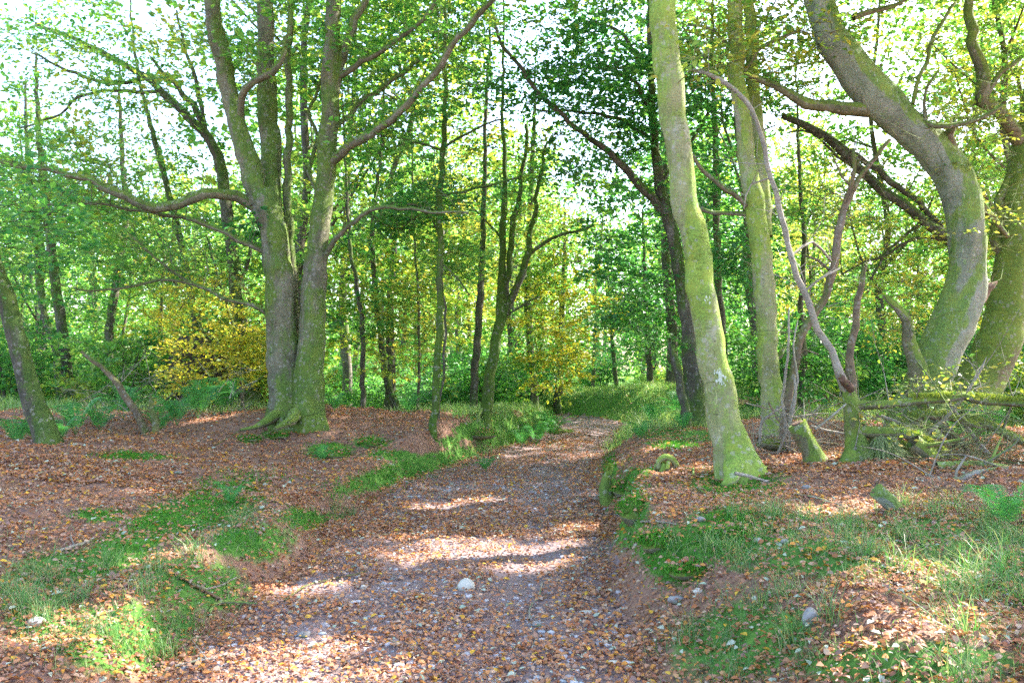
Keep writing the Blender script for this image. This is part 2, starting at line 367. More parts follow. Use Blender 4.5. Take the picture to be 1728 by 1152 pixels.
# ---------------------------------------------------------------- ground and path sheets
def blob_mask(px, py, ells):
    m = np.zeros_like(px)
    for (cx_, cy_, rx, ry, rot) in ells:
        c, s = math.cos(rot), math.sin(rot); dx, dy = px - cx_, py - cy_
        u, v = (dx * c + dy * s) / rx, (-dx * s + dy * c) / ry
        m = np.maximum(m, np.exp(-(u * u + v * v) ** 1.5 * 0.7))
    return m
MOSS = [(330, 862, 110, 36, -.3), (200, 930, 90, 30, -.5), (700, 792, 135, 20, -.27), (555, 760, 38, 13, 0), (625, 747, 28, 10, 0), (800, 727, 34, 15, 0), (890, 717, 42, 14, 0), (945, 728, 28, 9, 0),
        (1060, 860, 32, 60, .1), (1050, 905, 25, 30, .1), (1130, 935, 55, 45, .5), (1200, 900, 80, 36, -.3), (520, 876, 45, 16, .2), (425, 741, 18, 7, 0), (465, 733, 22, 8, 0), (760, 745, 22, 7, 0), (665, 768, 40, 8, 0),
        (170, 870, 40, 10, 0), (230, 770, 60, 6, 0), (1140, 752, 40, 7, 0), (1240, 815, 70, 22, 0), (1030, 795, 12, 30, 0), (870, 742, 90, 8, .1), (400, 915, 40, 22, 0), (1080, 800, 25, 10, 0)]
GRASS = [(225, 1080, 170, 70, .1), (60, 1010, 60, 80, 0), (330, 990, 120, 50, .2), (1340, 930, 200, 45, .1), (1660, 960, 110, 90, 0), (1250, 1080, 140, 70, -.2), (1520, 1120, 220, 40, 0), (430, 915, 70, 36, 0),
         (1400, 880, 120, 14, .1), (1560, 900, 120, 40, 0), (540, 880, 80, 16, 0), (120, 950, 100, 24, 0)]
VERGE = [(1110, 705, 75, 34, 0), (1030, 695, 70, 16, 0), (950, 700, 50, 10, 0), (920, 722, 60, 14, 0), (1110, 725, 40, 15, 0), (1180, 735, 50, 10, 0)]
def greens(x, y, z):
    px, py = PIX(np.stack([x, y, z], -1)); ok = y > 1.0
    mo = blob_mask(px, py, MOSS) * ok; gr = blob_mask(px, py, GRASS) * ok; ve = blob_mask(px, py, VERGE) * ok
    s = x - pcx(y) + edge_wob(x, y); off = sstep(0.0, 0.35, np.abs(s) - phw(y) + .1)
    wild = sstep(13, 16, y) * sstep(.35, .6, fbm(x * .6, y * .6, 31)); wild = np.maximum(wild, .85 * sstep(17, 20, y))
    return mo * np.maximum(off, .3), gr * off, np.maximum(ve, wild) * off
def axis_pts(a, b, fine, r0, r1, g):
    """fine spacing between r0 and r1, growing outside"""
    pts = list(np.arange(r0, r1, fine)); s = fine; x = r1
    while x < b: pts.append(x); s *= g; x += s
    s = fine; x = r0 - fine
    while x > a: pts.insert(0, x); s *= g; x -= s
    return np.array(pts)
gx = axis_pts(-110, 110, .045, -4.2, 4.6, 1.045); gy = axis_pts(-25, 190, .045, 2.2, 12, 1.022)
X, Y = np.meshgrid(gx, gy); Z = zt(X, Y)
mo, gr, ve = greens(X, Y, Z); GREEN = np.maximum(np.maximum(mo, gr * .8), ve).ravel()
s_ = X - pcx(Y) + edge_wob(X, Y); on = (np.abs(s_) < phw(Y) + 0.12 * (vnoise(X * 7, Y * 7, 40) - .5)) & (Y < 60)
nx, ny = len(gx), len(gy)
ii, jj = np.meshgrid(np.arange(ny - 1), np.arange(nx - 1), indexing='ij')
FQ = np.stack([ii * nx + jj, ii * nx + jj + 1, (ii + 1) * nx + jj + 1, (ii + 1) * nx + jj], -1).reshape(-1, 4)
onf = on[:-1, :-1].ravel(); V3 = np.stack([X, Y, Z], -1).reshape(-1, 3)
for nm, sel, mt in (('ground', ~onf, M['ground']), ('path', onf, M['path'])):
    f = FQ[sel]; u, inv = np.unique(f, return_inverse=True); mb = MB(); mb.add(V3[u], inv.reshape(-1, 4))
    o = mb.build(nm, mt); tag(o, kind='structure')
    at = o.data.attributes.new('green', 'FLOAT', 'POINT'); at.data.foreach_set('value', GREEN[u].astype(np.float32))

# ---------------------------------------------------------------- litter, grass, moss, gravel (nobody could count them)
def rnd_unit_xy(n):
    a = R.random(n) * 6.2832; return np.stack([np.cos(a), np.sin(a), np.zeros(n)], 1)
def scatter(n, y0, y1, xs, pw=1.0):
    """points spread over the ground, thinning with distance"""
    y = y0 + (y1 - y0) * R.random(n) ** pw; x = (R.random(n) * 2 - 1) * (xs[0] + xs[1] * y)
    return x, y
def litter():
    mb = MB()
    for (n, y0, y1, pw, L) in ((210000, 1.6, 8.5, 1.2, .031), (180000, 7.5, 17, 1.3, .040), (60000, 16, 34, 1.3, .06)):
        x, y = scatter(n, y0, y1, (1.4, .74), pw); z = zt(x, y)
        mo_, gr_, ve_ = greens(x, y, z); s = x - pcx(y) + edge_wob(x, y); onp = np.abs(s) < phw(y)
        tr = np.exp(-(np.minimum(np.abs(s - .55), np.abs(s + .6)) / .28) ** 2)
        cl = fbm(x * 1.3, y * 1.3, 50)
        dens = np.where(onp, np.clip(.95 - .75 * tr * sstep(.35, .6, cl) - .5 * sstep(.5, .7, fbm(x * 2.5, y * 2.5, 77)), .08, 1) + .1, 1.0) * (1 - .70 * mo_ - .28 * gr_ - .75 * ve_)
        dens = dens * (.62 + .75 * sstep(.3, .7, fbm(x * 2.2, y * 2.2, 60)))
        k = R.random(n) < dens; x, y, z = x[k], y[k], z[k]; m = len(x)
        nr = np.stack([R.normal(0, .5, m), R.normal(0, .5, m), np.ones(m)], 1)
        sz = L * (.45 + 1.0 * R.random(m) ** 1.6); q = R.random(m)
        for lo, hi, mi in ((0, .93, 0), (.93, .965, 1), (.965, 1, 2)):
            g = (q >= lo) & (q < hi); c = int(g.sum()); ax = rnd_unit_xy(c); ax[:, 2] = R.normal(0, .25, c)
            leaves(mb, np.stack([x[g], y[g], z[g] + .008 + .02 * R.random(c)], 1), ax, nr[g], sz[g] * (1.0 if mi == 0 else 1.25), sz[g] * .72, mi, fine=y0 < 5, fold=.25, curl=.15)
    o = mb.build('fallen_leaves', [M['litter'], M['litter_pale'], M['litter_gold']])
    tag(o, 'brown and orange fallen beech leaves strewn over path and banks', 'fallen leaves', kind='stuff')
litter()
def turf():
    mb = MB()
    for (n, y0, y1, H) in ((170000, 1.6, 9, .075), (40000, 8, 15, .08)):
        x, y = scatter(n, y0, y1, (1.2, .72), 1.3); z = zt(x, y); mo_, gr_, ve_ = greens(x, y, z)
        cl = fbm(x * 4.5, y * 4.5, 80); k = R.random(n) < gr_ * sstep(.30, .60, cl)
        x, y, z = x[k], y[k], z[k]; m = len(x)
        blades(mb, np.stack([x, y, z - .005], 1), R.normal(0, .55, (m, 3)) * [1, 1, 0], H * (.3 + 1.3 * R.random(m)), .0022 + .0008 * y ** .5, 0)
    # scattered longer tufts
    for k in range(620):
        x0, y0 = scatter(1, 2.0, 9, (1.0, .68), 1.2); z0 = zt(x0, y0); a, g, v = greens(x0, y0, z0)
        if g[0] < .35: continue
        m = 46; p = np.stack([x0 + R.normal(0, .035, m), y0 + R.normal(0, .035, m), np.full(m, z0[0] - .01)], 1)
        blades(mb, p, R.normal(0, .6, (m, 3)) * [1, 1, 0], .12 + .13 * R.random(m), .004, 0)
    tag(mb.build('grass', M['grass']), 'fine green grass growing among leaves on both foreground banks', 'grass', kind='stuff')
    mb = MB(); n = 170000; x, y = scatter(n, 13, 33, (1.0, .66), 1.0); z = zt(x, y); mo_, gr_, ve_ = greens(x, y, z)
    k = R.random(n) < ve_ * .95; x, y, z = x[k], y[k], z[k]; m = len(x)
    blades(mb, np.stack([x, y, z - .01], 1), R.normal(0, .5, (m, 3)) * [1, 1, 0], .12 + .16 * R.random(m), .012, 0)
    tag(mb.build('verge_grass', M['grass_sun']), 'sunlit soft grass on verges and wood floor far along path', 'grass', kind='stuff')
    mb = MB()
    for (n, y0, y1, H, W) in ((560000, 2.5, 9.5, .022, .006), (200000, 8.5, 17, .034, .011)):
        x, y = scatter(n, y0, y1, (1.0, .55), 1.2); z = zt(x, y); mo_, gr_, ve_ = greens(x, y, z)
        lump = sstep(.3, .6, fbm(x * 5, y * 5, 90)); k = R.random(n) < mo_ * 1.3 * (.25 + .75 * lump)
        x, y, z, lu = x[k], y[k], z[k], lump[k] * mo_[k]; m = len(x)
        blades(mb, np.stack([x, y, z - .004 + .035 * lu * R.random(m)], 1), R.normal(0, .6, (m, 3)) * [1, 1, 0], H * (.6 + .9 * R.random(m)), W, 0)
    tag(mb.build('moss', M['moss']), 'deep green moss cushions along the edges of the banks', 'moss', kind='stuff')
turf()
def rock_verts(seed, sub=2):
    import bmesh
    bm = bmesh.new(); bmesh.ops.create_icosphere(bm, subdivisions=sub, radius=1.0)
    v = np.array([q.co[:] for q in bm.verts]); f = np.array([[q.index for q in t.verts] for t in bm.faces]); bm.free()
    d = 1 + .35 * (vnoise(v[:, 0] * 1.6 + seed * 3.1 + v[:, 2], v[:, 1] * 1.6 + v[:, 2] * .7 + seed, seed) - .5) * 2 * .6 + .12 * (vnoise(v[:, 0] * 4 + seed, v[:, 1] * 4 + v[:, 2] * 3, seed + 3) - .5)
    return v * d[:, None], f
def gravel():
    mb = MB(); bases = [rock_verts(s, 1) for s in range(6)]
    n = 15000; x, y = scatter(n, 2.2, 13, (.6, .35), 1.4); x = x + pcx(y); s = x - pcx(y) + edge_wob(x, y)
    k = (np.abs(s) < phw(y) * 1.05) & (R.random(n) < .35 + .65 * sstep(.45, .65, fbm(x * 1.5, y * 1.5, 70))); x, y = x[k], y[k]; z = zt(x, y)
    for q in range(6):
        idx = np.arange(len(x)) % 6 == q; c = int(idx.sum()); v, f = bases[q]; a = R.random(c) * 6.28
        sz = .006 + .020 * R.random(c) ** 3; sx = sz * (1 + .5 * R.random(c)); szz = sz * .55
        X_ = v[None, :, 0] * sx[:, None]; Y_ = v[None, :, 1] * sz[:, None]; Z_ = v[None, :, 2] * szz[:, None]
        V = np.stack([X_ * np.cos(a)[:, None] - Y_ * np.sin(a)[:, None] + x[idx][:, None], X_ * np.sin(a)[:, None] + Y_ * np.cos(a)[:, None] + y[idx][:, None], Z_ + (z[idx] + szz * .4)[:, None]], -1)
        mb.add(V.reshape(-1, 3), (f[None] + (np.arange(c) * len(v))[:, None, None]).reshape(-1, 3), 0, False)
    tag(mb.build('gravel', M['gravel']), 'small grey stones bedded in the earth of the path', 'gravel', kind='stuff')
gravel()

# ---------------------------------------------------------------- stones
def stone(px, py, wpx, hpx, label, mat='stone', seed=0, group=None):
    g = G(px, py); s = g[1] / F; v, f = rock_verts(seed + 11, 3)
    v = v * [wpx * s / 2, wpx * s / 2 * .8, hpx * s / 2] + [0, 0, hpx * s * .14]
    mb = MB(); mb.add(v + g, f); tag(mb.build('stone', M[mat], origin=g), label, 'stone', group)
stone(788, 994, 30, 25, 'round cream-white stone lying in the middle of the path', 'stone_pale', 1)
for i, (a, b, c, d, lab) in enumerate([
    (990, 1035, 30, 14, 'flat pale stone on the path right of the lone twig'),
    (838, 943, 18, 10, 'small pale stone in the sunlit patch on the path'),
    (1142, 1015, 34, 18, 'grey wedge stone at the foot of the right bank'),
    (1178, 1000, 20, 14, 'small blue-grey stone on the grass edge of the right bank'),
    (1368, 1050, 34, 44, 'upright mossy grey stone in the grass of the right bank'),
    (1325, 915, 18, 12, 'pale pebble lying on the moss of the right bank'),
    (1280, 915, 20, 12, 'brown stone half sunk in the right bank moss'),
    (1182, 878, 24, 12, 'dark stone on the right bank below the leaning trunk'),
    (1360, 826, 22, 14, 'white angular stone in leaves right of the leaning trunk'),
    (60, 1056, 34, 20, 'grey stone in the dark grass at the left corner'),
    (660, 978, 16, 8, 'pinkish pebble left of the cream stone on the path'),
    (512, 1074, 26, 14, 'pale round stone in the gravel on the path, left side'),
    (612, 994, 16, 12, 'small white stone at the left edge of the path'),
    (582, 1096, 24, 12, 'flat grey stone near the foot of the gravelly path'),
    (850, 1060, 16, 12, 'bluish pebble just left of the forked twig'),
    (1035, 1122, 26, 14, 'pale stone near the path foot by the right grass'),
    (905, 1055, 36, 12, 'pale flat leaf-shaped stone at the end of the twig'),
    (300, 798, 20, 6, 'flat pale stone on the leafy crest of the left bank')]):
    stone(a, b, c * .8, d * .8, lab, 'stone' if i % 3 else 'stone_pale', i + 2, 'loose stones on path and banks')

# ---------------------------------------------------------------- tree building
def trace(pts, Y, rs=.78):
    """pts (px, py, radius px[, depth offset]) to world points and radii"""
    p, r = [], []
    for q in pts:
        y = Y + (q[3] if len(q) > 3 else 0); p.append(P(q[0], q[1], y)); r.append(rs * q[2] * y / F)
    return np.array(p), np.array(r)
def extend(p, r, up, sway=(0, 0), n=3, end=.35):
    d = p[-1] - p[-2]; d = d / np.linalg.norm(d); q, rr = [p], [r]; c = p[-1]; r0 = r[-1]
    for k in range(1, n + 1):
        d = d * .75 + np.array([sway[0] * .1, sway[1] * .1, .35]); d /= np.linalg.norm(d); c = c + d * up / n
        q.append(c[None]); rr.append([r0 * (1 - (1 - end) * k / n)])
    return np.vstack(q), np.concatenate(rr)
def _sp(px, py, rad, Y=None): return (G(px, py) if Y is None else P(px, py, Y), rad)
SPOTS = [_sp(900, 935, .4), _sp(770, 925, .42), _sp(840, 950, .32), _sp(700, 912, .25), _sp(960, 757, .6), _sp(1010, 765, .6), _sp(990, 728, 1.2), _sp(1040, 730, 1.2), _sp(1110, 706, 1.6), _sp(1070, 705, 1.3),
         _sp(420, 1110, .25), _sp(560, 1090, .25), _sp(480, 1145, .35), _sp(640, 1140, .2), _sp(180, 1060, .45), _sp(230, 825, .25), _sp(1400, 865, .35), _sp(1150, 800, .35), _sp(1330, 785, .5), _sp(1290, 760, .4), _sp(1530, 960, .35),
         _sp(1500, 850, .25), _sp(340, 560, 1.0, 14.6), _sp(420, 600, .6, 14.8), _sp(960, 540, 1.9, 18.6), _sp(930, 610, 1.4, 18.6), _sp(980, 450, 1.2, 18.8), _sp(1060, 520, .9, 14.8), _sp(1640, 400, .45, 10.8), _sp(1600, 560, .5, 10.6), _sp(1540, 200, .5, 10.8), _sp(1620, 672, .4, 8.3), _sp(1570, 745, .3, 8.3),
         _sp(530, 560, .35, 13.3), _sp(548, 280, .4, 13.3), _sp(1215, 600, .3, 7.5), _sp(1160, 330, .35, 7.5), _sp(1135, 150, .35, 7.5), _sp(1290, 560, .4, 11.3), _sp(1280, 320, .5, 11.3), _sp(100, 720, .6, 11), _sp(1500, 1100, .4)]
SD_ = np.array(SUN_DIR)
def sun_cut(pos):
    """True where leaves are cut away along sun rays to the chosen lit patches"""
    g = np.zeros(len(pos), bool)
    for q, rad in SPOTS:
        d = pos - q; t = d @ SD_; e = np.linalg.norm(d - t[:, None] * SD_, axis=1); g |= (t > .8) & (e < rad * (1 + .25 * np.sin(t * 3 + q[0])))
    return g
def crown(mb, nodes, nrad, targets, leafmat=1, twigmat=0, per=40, L=.065, spread=.42, flat=.22, fine=False, gaps=False, up=.0):
    """branchlets join each target to the nearest wood already grown; a leafy spray ends each one"""
    nodes = list(map(tuple, nodes)); T = np.asarray(targets); N = np.zeros((len(nodes) + len(T) * 3, 3)); Rn = np.zeros(len(N))
    n = len(nodes); N[:n] = nodes; Rn[:n] = nrad
    d0 = np.min(np.linalg.norm(T[:, None] - N[None, :n:max(1, n // 60)], axis=2), axis=1)
    A, B, ra, rb, SP, SD = [], [], [], [], [], []
    for t in T[np.argsort(d0)]:
        d = np.linalg.norm(N[:n] - t, axis=1); d[N[:n, 2] > t[2] + .5] *= 1.5; k = int(np.argmin(d)); L_ = d[k]
        a = N[k]; dr = (t - a) / (L_ + 1e-6); off = R.normal(0, .09, 3) * L_; off[2] = L_ * (.06 + .1 * R.random())
        p1 = a + (t - a) * .35 + off; p2 = a + (t - a) * .7 + off * .7 + R.normal(0, .03, 3) * L_
        r0 = min(Rn[k] * .7, .006 + .009 * L_); r1, r2 = r0 * .75, r0 * .5
        pts = [a, p1, p2, t]; rs = [r0, r1, r2, max(.0022, r0 * .3)]
        for i in range(3): A.append(pts[i]); B.append(pts[i + 1]); ra.append(rs[i]); rb.append(rs[i + 1])
        for q, rr in ((p1, r1), (p2, r2), (t, max(.004, rs[3]))): N[n] = q; Rn[n] = rr; n += 1
        SP.append(t); SD.append(dr)
    S = np.array(SP); D = np.array(SD); D[:, 2] = D[:, 2] * .35 + up; D /= np.linalg.norm(D, axis=1)[:, None] + 1e-6
    m = len(S); per_n = np.maximum(4, (per * (.5 + R.random(m))).astype(int))
    side = np.cross(D, [0, 0, 1.0]); side /= np.linalg.norm(side, axis=1)[:, None] + 1e-6
    for k in range(4):
        a = R.normal(0, .8, m)[:, None]; e = S + (D * np.cos(a) + side * np.sin(a)) * spread * (.6 + .8 * R.random((m, 1))); e[:, 2] += R.normal(0, .06, m)
        A += list(S); B += list(e); ra += [.004] * m; rb += [.0016] * m
    sticks(mb, np.array(A), np.array(B), np.array(ra), np.array(rb), twigmat)
    idx = np.repeat(np.arange(m), per_n); q = len(idx)
    ang = R.normal(0, 1.15, q)[:, None]; rad = (R.random(q) ** .6)[:, None] * spread * 1.35
    pos = S[idx] + (D[idx] * np.cos(ang) + side[idx] * np.sin(ang)) * rad; tilt = R.normal(0, .3, (m, 2))[idx]
    rel = pos - S[idx]; pos[:, 2] += rel[:, 0] * tilt[:, 0] + rel[:, 1] * tilt[:, 1] + R.normal(0, flat * spread * .35, q) - .1 * rad[:, 0] ** 2
    ax = rel + R.normal(0, .3, (q, 3)) * spread; nr = np.stack([R.normal(0, .55, q) + .3 * tilt[:, 0], R.normal(0, .55, q) - .35, np.ones(q)], 1)
    sz = L * (1.18 if gaps else 1.08) * (.55 + .8 * R.random(q))
    if gaps: k = ~sun_cut(pos); pos, ax, nr, sz = pos[k], ax[k], nr[k], sz[k]  # leaves left out along the sun rays, to shape the lit patches
    leaves(mb, pos, ax, nr, sz, sz * .68, leafmat, fine)
    return N[:n]
def ell(n, c, r):
    v = R.normal(0, 1, (n, 3)); v /= np.linalg.norm(v, axis=1)[:, None]; v *= (R.random(n) ** .45)[:, None]
    return np.asarray(c) + v * np.asarray(r)
def pblob(n, px, py, rx, ry, Y, dY):
    """targets round a place seen at (px, py), Y metres off, dY deep"""
    y = Y + (R.random(n) * 2 - 1) * dY; a = R.random(n) * 6.283; q = np.sqrt(R.random(n))
    return np.array([P(px + rx * math.cos(b) * k, py + ry * math.sin(b) * k, yy) for b, k, yy in zip(a, q, y)])
def lim_tube(parent, base, pts, mat, seed, name='limb', sides=9, amp=.12, flare=0, jag=0, step=.22, wob=.02):
    mb = MB(); p, r = tube(mb, pts[0], pts[1], sides, 0, amp, flare, seed, step, jag=jag, wob=wob); mb.build(name, M[mat], parent, base); return p, r
def moss_fuzz(mb, p, r, n, H=.03, W=.008, mat=0, hang=False):
    i = R.integers(1, len(p) - 1, n); a = R.random(n) * math.pi
    t = R.random(n)[:, None]; c = p[i] * (1 - t) + p[np.minimum(i + 1, len(p) - 1)] * t; rr = r[i]
    d = p[np.minimum(i + 1, len(p) - 1)] - p[i]; d /= np.linalg.norm(d, axis=1)[:, None] + 1e-6
    s = np.cross(d, [0, 0, 1.0]); s /= np.linalg.norm(s, axis=1)[:, None] + 1e-6; u = np.cross(s, d)
    if hang: a = -a
    q = c + (s * np.cos(a)[:, None] + u * np.sin(a)[:, None]) * rr[:, None] * .97
    blades(mb, q, R.normal(0, .6, (n, 3)) * [1, 1, 0], (-H if hang else H) * (.5 + R.random(n)), W, mat)

def bark_moss(mb, p, r, n):
    """short moss tufts standing off the bark in patches"""
    keep = np.where(p[:, 2] < 9.5)[0]; i = R.integers(0, max(1, len(keep) - 1), n); a = R.random(n) * 6.283; t = R.random(n)
    q0 = p[i]; q1 = p[i + 1]; d = q1 - q0; d /= np.linalg.norm(d, axis=1)[:, None] + 1e-6
    u = np.cross(d, [0.0, 1.0, 0.02]); u /= np.linalg.norm(u, axis=1)[:, None] + 1e-6; v = np.cross(d, u)
    o = u * np.cos(a)[:, None] + v * np.sin(a)[:, None]; rr = r[i] * (1 - t) + r[i + 1] * t; c = q0 * (1 - t[:, None]) + q1 * t[:, None] + o * (rr * .985)[:, None]
    k = fbm(c[:, 0] * 7 + c[:, 1] * 3, c[:, 2] * 3.0 + c[:, 1] * 4, 33) + .25 * np.maximum(o[:, 2], 0) > .57; c, o = c[k], o[k]; m = len(c)
    ax = o * .6 + np.array([0, 0, -.5]) + R.normal(0, .35, (m, 3)); L = .006 + .014 * R.random(m) ** 2; leaves(mb, c, ax, R.normal(0, 1, (m, 3)), L * 1.4, L * .5, 0)
def twiglets(mb, N, Q, n):
    i = R.integers(0, len(N), n); d = R.normal(0, 1, (n, 3)) + [0, 0, .5]; d /= np.linalg.norm(d, axis=1)[:, None]; L = (.15 + .55 * R.random(n) ** 1.5)[:, None]; r0 = np.minimum(Q[i] * .5, .007)
    a = N[i]; b = a + d * L * .5; d2 = d + R.normal(0, .45, (n, 3)) + [0, 0, .15]; c = b + d2 * L * .4; d3 = d2 + R.normal(0, .5, (n, 3)); e = c + d3 * L * .35
    f = b + (d + R.normal(0, .8, (n, 3))) * L * .4
    sticks(mb, a, b, r0, r0 * .7); sticks(mb, b, c, r0 * .7, r0 * .45); sticks(mb, c, e, r0 * .45, .001); sticks(mb, b, f, r0 * .5, .001)
M['trunk_moss'] = leaf_mat('trunk_moss', [(.12, .20, .03), (.20, .28, .05), (.28, .34, .08), (.09, .15, .03)], 1.0, .2, rough=.8)
def tree(name, label, base_px, stems, limbs=(), crowns=(), bark_='bark_beech', leaf='leaf_green', Y=None, group=None, cat='tree', flare=.7,
         leafL=.072, fine=False, stem_names=None, sides=20, amp=.14, extra=None, limb_mat=None, fuzz=0, twig=None, rs=.78, bare=0):
    g = G(*base_px); Yb = g[1] if Y is None else Y
    if Y is not None: x = (base_px[0] - CX) / F * Y; g = np.array([x, Y, gz(x, Y)])
    root = empty(name, g, label, cat, group); nodes, nr, stemsw = [], [], []; sd = int(abs(base_px[0])) % 97
    for i, st in enumerate(stems):
        o = {}
        if isinstance(st, dict): o = st; st = st['pts']
        p, r = trace(st, Yb, rs)
        if not o.get('free'):
            b = np.array([p[0][0], p[0][1], gz(p[0][0], p[0][1]) - .18]); 
            if p[0][2] > b[2] + .05: p = np.vstack([b, p]); r = np.concatenate([[r[0] * 1.05], r])
        if o.get('up', 0): p, r = extend(p, r, o['up'], o.get('sway', (0, 0)))
        p, r = lim_tube(root, g, (p, r), o.get('mat', bark_), sd + i * 3, 'trunk', sides, amp, 0 if o.get('free') else flare, o.get('jag', 0), step=.12, wob=.022)
        stemsw.append((p, r)); nodes.append(p[len(p) // 4:]); nr.append(r[len(p) // 4:])
    for i, lb in enumerate(limbs):
        o = {}
        if isinstance(lb, dict): o = lb; lb = lb['pts']
        p, r = trace(lb, Yb, rs)
        if o.get('up', 0): p, r = extend(p, r, o['up'], o.get('sway', (0, 0)))
        p, r = lim_tube(root, g, (p, r), o.get('mat', limb_mat or bark_), sd + 40 + i * 3, 'limb', 10, .22, jag=o.get('jag', 0), step=.13, wob=.04)
        nodes.append(p); nr.append(r)
    if crowns or bare:
        N = np.vstack(nodes); Q = np.concatenate(nr); mb = MB(); mats = [M[twig or limb_mat or bark_]]; twiglets(mb, N, Q, max(bare, 1))
        for c in crowns:
            c = dict(c); lm = c.pop('leaf', leaf); t = np.vstack([q if isinstance(q, np.ndarray) else pblob(*q) if len(q) == 7 else ell(*q) for q in c.pop('t')])
            if M[lm] not in mats: mats.append(M[lm])
            crown(mb, N, Q, t, mats.index(M[lm]), 0, per=c.get('per', 40), L=c.get('L', leafL), spread=c.get('spread', .42), fine=c.get('fine', fine), gaps=True, up=c.get('up', 0))
        mb.build('crown', mats, root, g)
    if fuzz:
        mb = MB()
        for p, r in stemsw: bark_moss(mb, p, r, fuzz)
        mb.build('moss', M['trunk_moss'], root, g)
    if extra: extra(root, g, Yb)
    return root

# ---------------------------------------------------------------- the trees one can tell apart
# leaf roof added above the frame to shade the path, split among nearest trunks
_n = 2450; _o = np.stack([-4 + 21 * R.random(_n), 5.5 + 15.5 * R.random(_n), 2.5 * R.random(_n)], 1); _o[1450:, :2] = np.stack([4 + 11 * R.random(1000), 5 + 9 * R.random(1000)], 1); _o[:, 2] += np.maximum(9, 2.0 + .475 * _o[:, 1])
_a = np.array([(-3.6, 13.5), (3, 13.6), (3.7, 11.3), (2.2, 7.6), (6, 11), (7.5, 12.3)]); _k = np.argmin(np.linalg.norm(_o[:, None, :2] - _a[None], axis=2), axis=1)
SHADE_ROOF = [_o[_k == i] for i in range(6)]
tree('beech_tree', 'great twin-stemmed mossy beech on the left bank, standing in fallen leaves', (502, 714),
     [[(484, 712, 38), (481, 640, 31), (475, 560, 29), (470, 473, 29), (463, 400, 29), (452, 355, 31), (442, 325, 27)],
      dict(pts=[(520, 713, 34, -.1), (521, 640, 30, -.1), (526, 560, 27), (531, 480, 25), (538, 400, 23), (546, 320, 22), (553, 230, 21), (559, 130, 19), (561, 50, 17), (560, -60, 15)], up=6),
      dict(pts=[(440, 345, 25), (416, 260, 21), (391, 170, 19), (373, 90, 18), (356, 0, 17), (345, -80, 15)], free=1, up=5, sway=(-3, 0)),
      dict(pts=[(455, 370, 27, .3), (456, 250, 22, .5), (449, 150, 21, .6), (447, 60, 18, .6), (445, -60, 16, .6)], free=1, up=5)],
     [[(498, 650, 13, .35), (497, 560, 11, .4), (492, 450, 10, .4), (486, 330, 9, .4), (488, 220, 8, .4), (485, 100, 7, .4), (490, -40, 6, .4)],
      [(446, 358, 14), (410, 338, 13), (375, 325, 12, -.3), (342, 328, 12, -.5), (318, 342, 12, -.6), (280, 350, 11, -.8), (230, 340, 10, -1), (150, 305, 8, -1.2), (90, 287, 6, -1.4), (20, 277, 5, -1.5), (-60, 262, 3, -1.5)],
      [(448, 425, 7), (400, 403, 5, -.2), (330, 375, 5, -.4), (240, 355, 4, -.6), (170, 345, 3.5, -.8), (80, 345, 2.5, -1)],
      [(462, 535, 5), (420, 515, 4.5, -.2), (370, 500, 4.5, -.4), (325, 478, 4, -.5), (270, 475, 3.5, -.7), (200, 487, 3, -.8), (130, 487, 2, -1)],
      [(325, 478, 3, -.5), (290, 455, 3, -.6), (245, 420, 2.5, -.7), (215, 395, 2, -.7)],
      [(403, 205, 8), (410, 160, 8, -.3), (430, 137, 8, -.5), (462, 120, 8, -.6), (480, 85, 6, -.6), (490, 20, 5, -.6)],
      [(566, 145, 11), (577, 110, 10), (592, 60, 9), (612, 5, 8), (640, -60, 6)],
      [(556, 275, 11), (600, 240, 9, -.3), (660, 200, 9, -.6), (700, 160, 8, -.9), (740, 110, 8, -1.1), (780, 55, 7, -1.3), (820, 10, 6, -1.5), (870, -40, 4, -1.6)],
      [(572, 130, 7), (600, 112, 7, -.2), (650, 85, 6, -.4), (700, 45, 5, -.5), (750, -10, 4, -.6)],
      [(562, 220, 6), (590, 190, 6, .3), (620, 165, 5, .5), (670, 130, 5, .7), (720, 95, 4, 1)],
      [(545, 450, 6), (565, 405, 6, -.3), (610, 362, 5, -.5), (650, 348, 4, -.7), (710, 355, 3.5, -.9), (790, 358, 2.5, -1)],
      [(540, 330, 5, .2), (520, 290, 5, .3), (535, 240, 4, .5), (525, 190, 4, .6), (545, 120, 3, .7)],
      dict(pts=[(470, 700, 16, -.2), (445, 712, 10, -.5), (425, 722, 5, -.7), (405, 728, 3, -.8)], mat='bark_moss'),
      dict(pts=[(498, 700, 16, -.3), (485, 716, 9, -.7), (468, 724, 4, -.9)], mat='bark_moss')],
     [dict(leaf='leaf_lime', t=[(100, 250, 80, 260, 110, 14.3, 1.5), (45, 120, 330, 110, 60, 14, 1.2), (34, 110, 270, 130, 60, 12.1, .5), (26, 230, 400, 120, 50, 12.3, .5), (14, 750, 40, 70, 40, 12, .5), (26, 450, 50, 200, 60, 12.1, .5), (14, 640, 210, 60, 50, 12.2, .5)], per=36, spread=.36),
      dict(leaf='leaf_green', t=[(105, 690, 90, 170, 110, 14.6, 1.3), (40, 480, 90, 130, 90, 15.4, 1.0), (50, 640, 280, 90, 80, 14.8, 1.0), (34, 690, 355, 70, 30, 13, .6)], per=48, spread=.38),
      dict(leaf='leaf_dark', t=[(16, 455, 375, 55, 18, 12.6, .3)], per=50, spread=.3),
      dict(leaf='leaf_green', t=[SHADE_ROOF[0]], per=60, L=.15, spread=.75)],
     leafL=.085, limb_mat='bark_beech', bark_='bark_beech', fuzz=12000, bare=900, amp=.2)

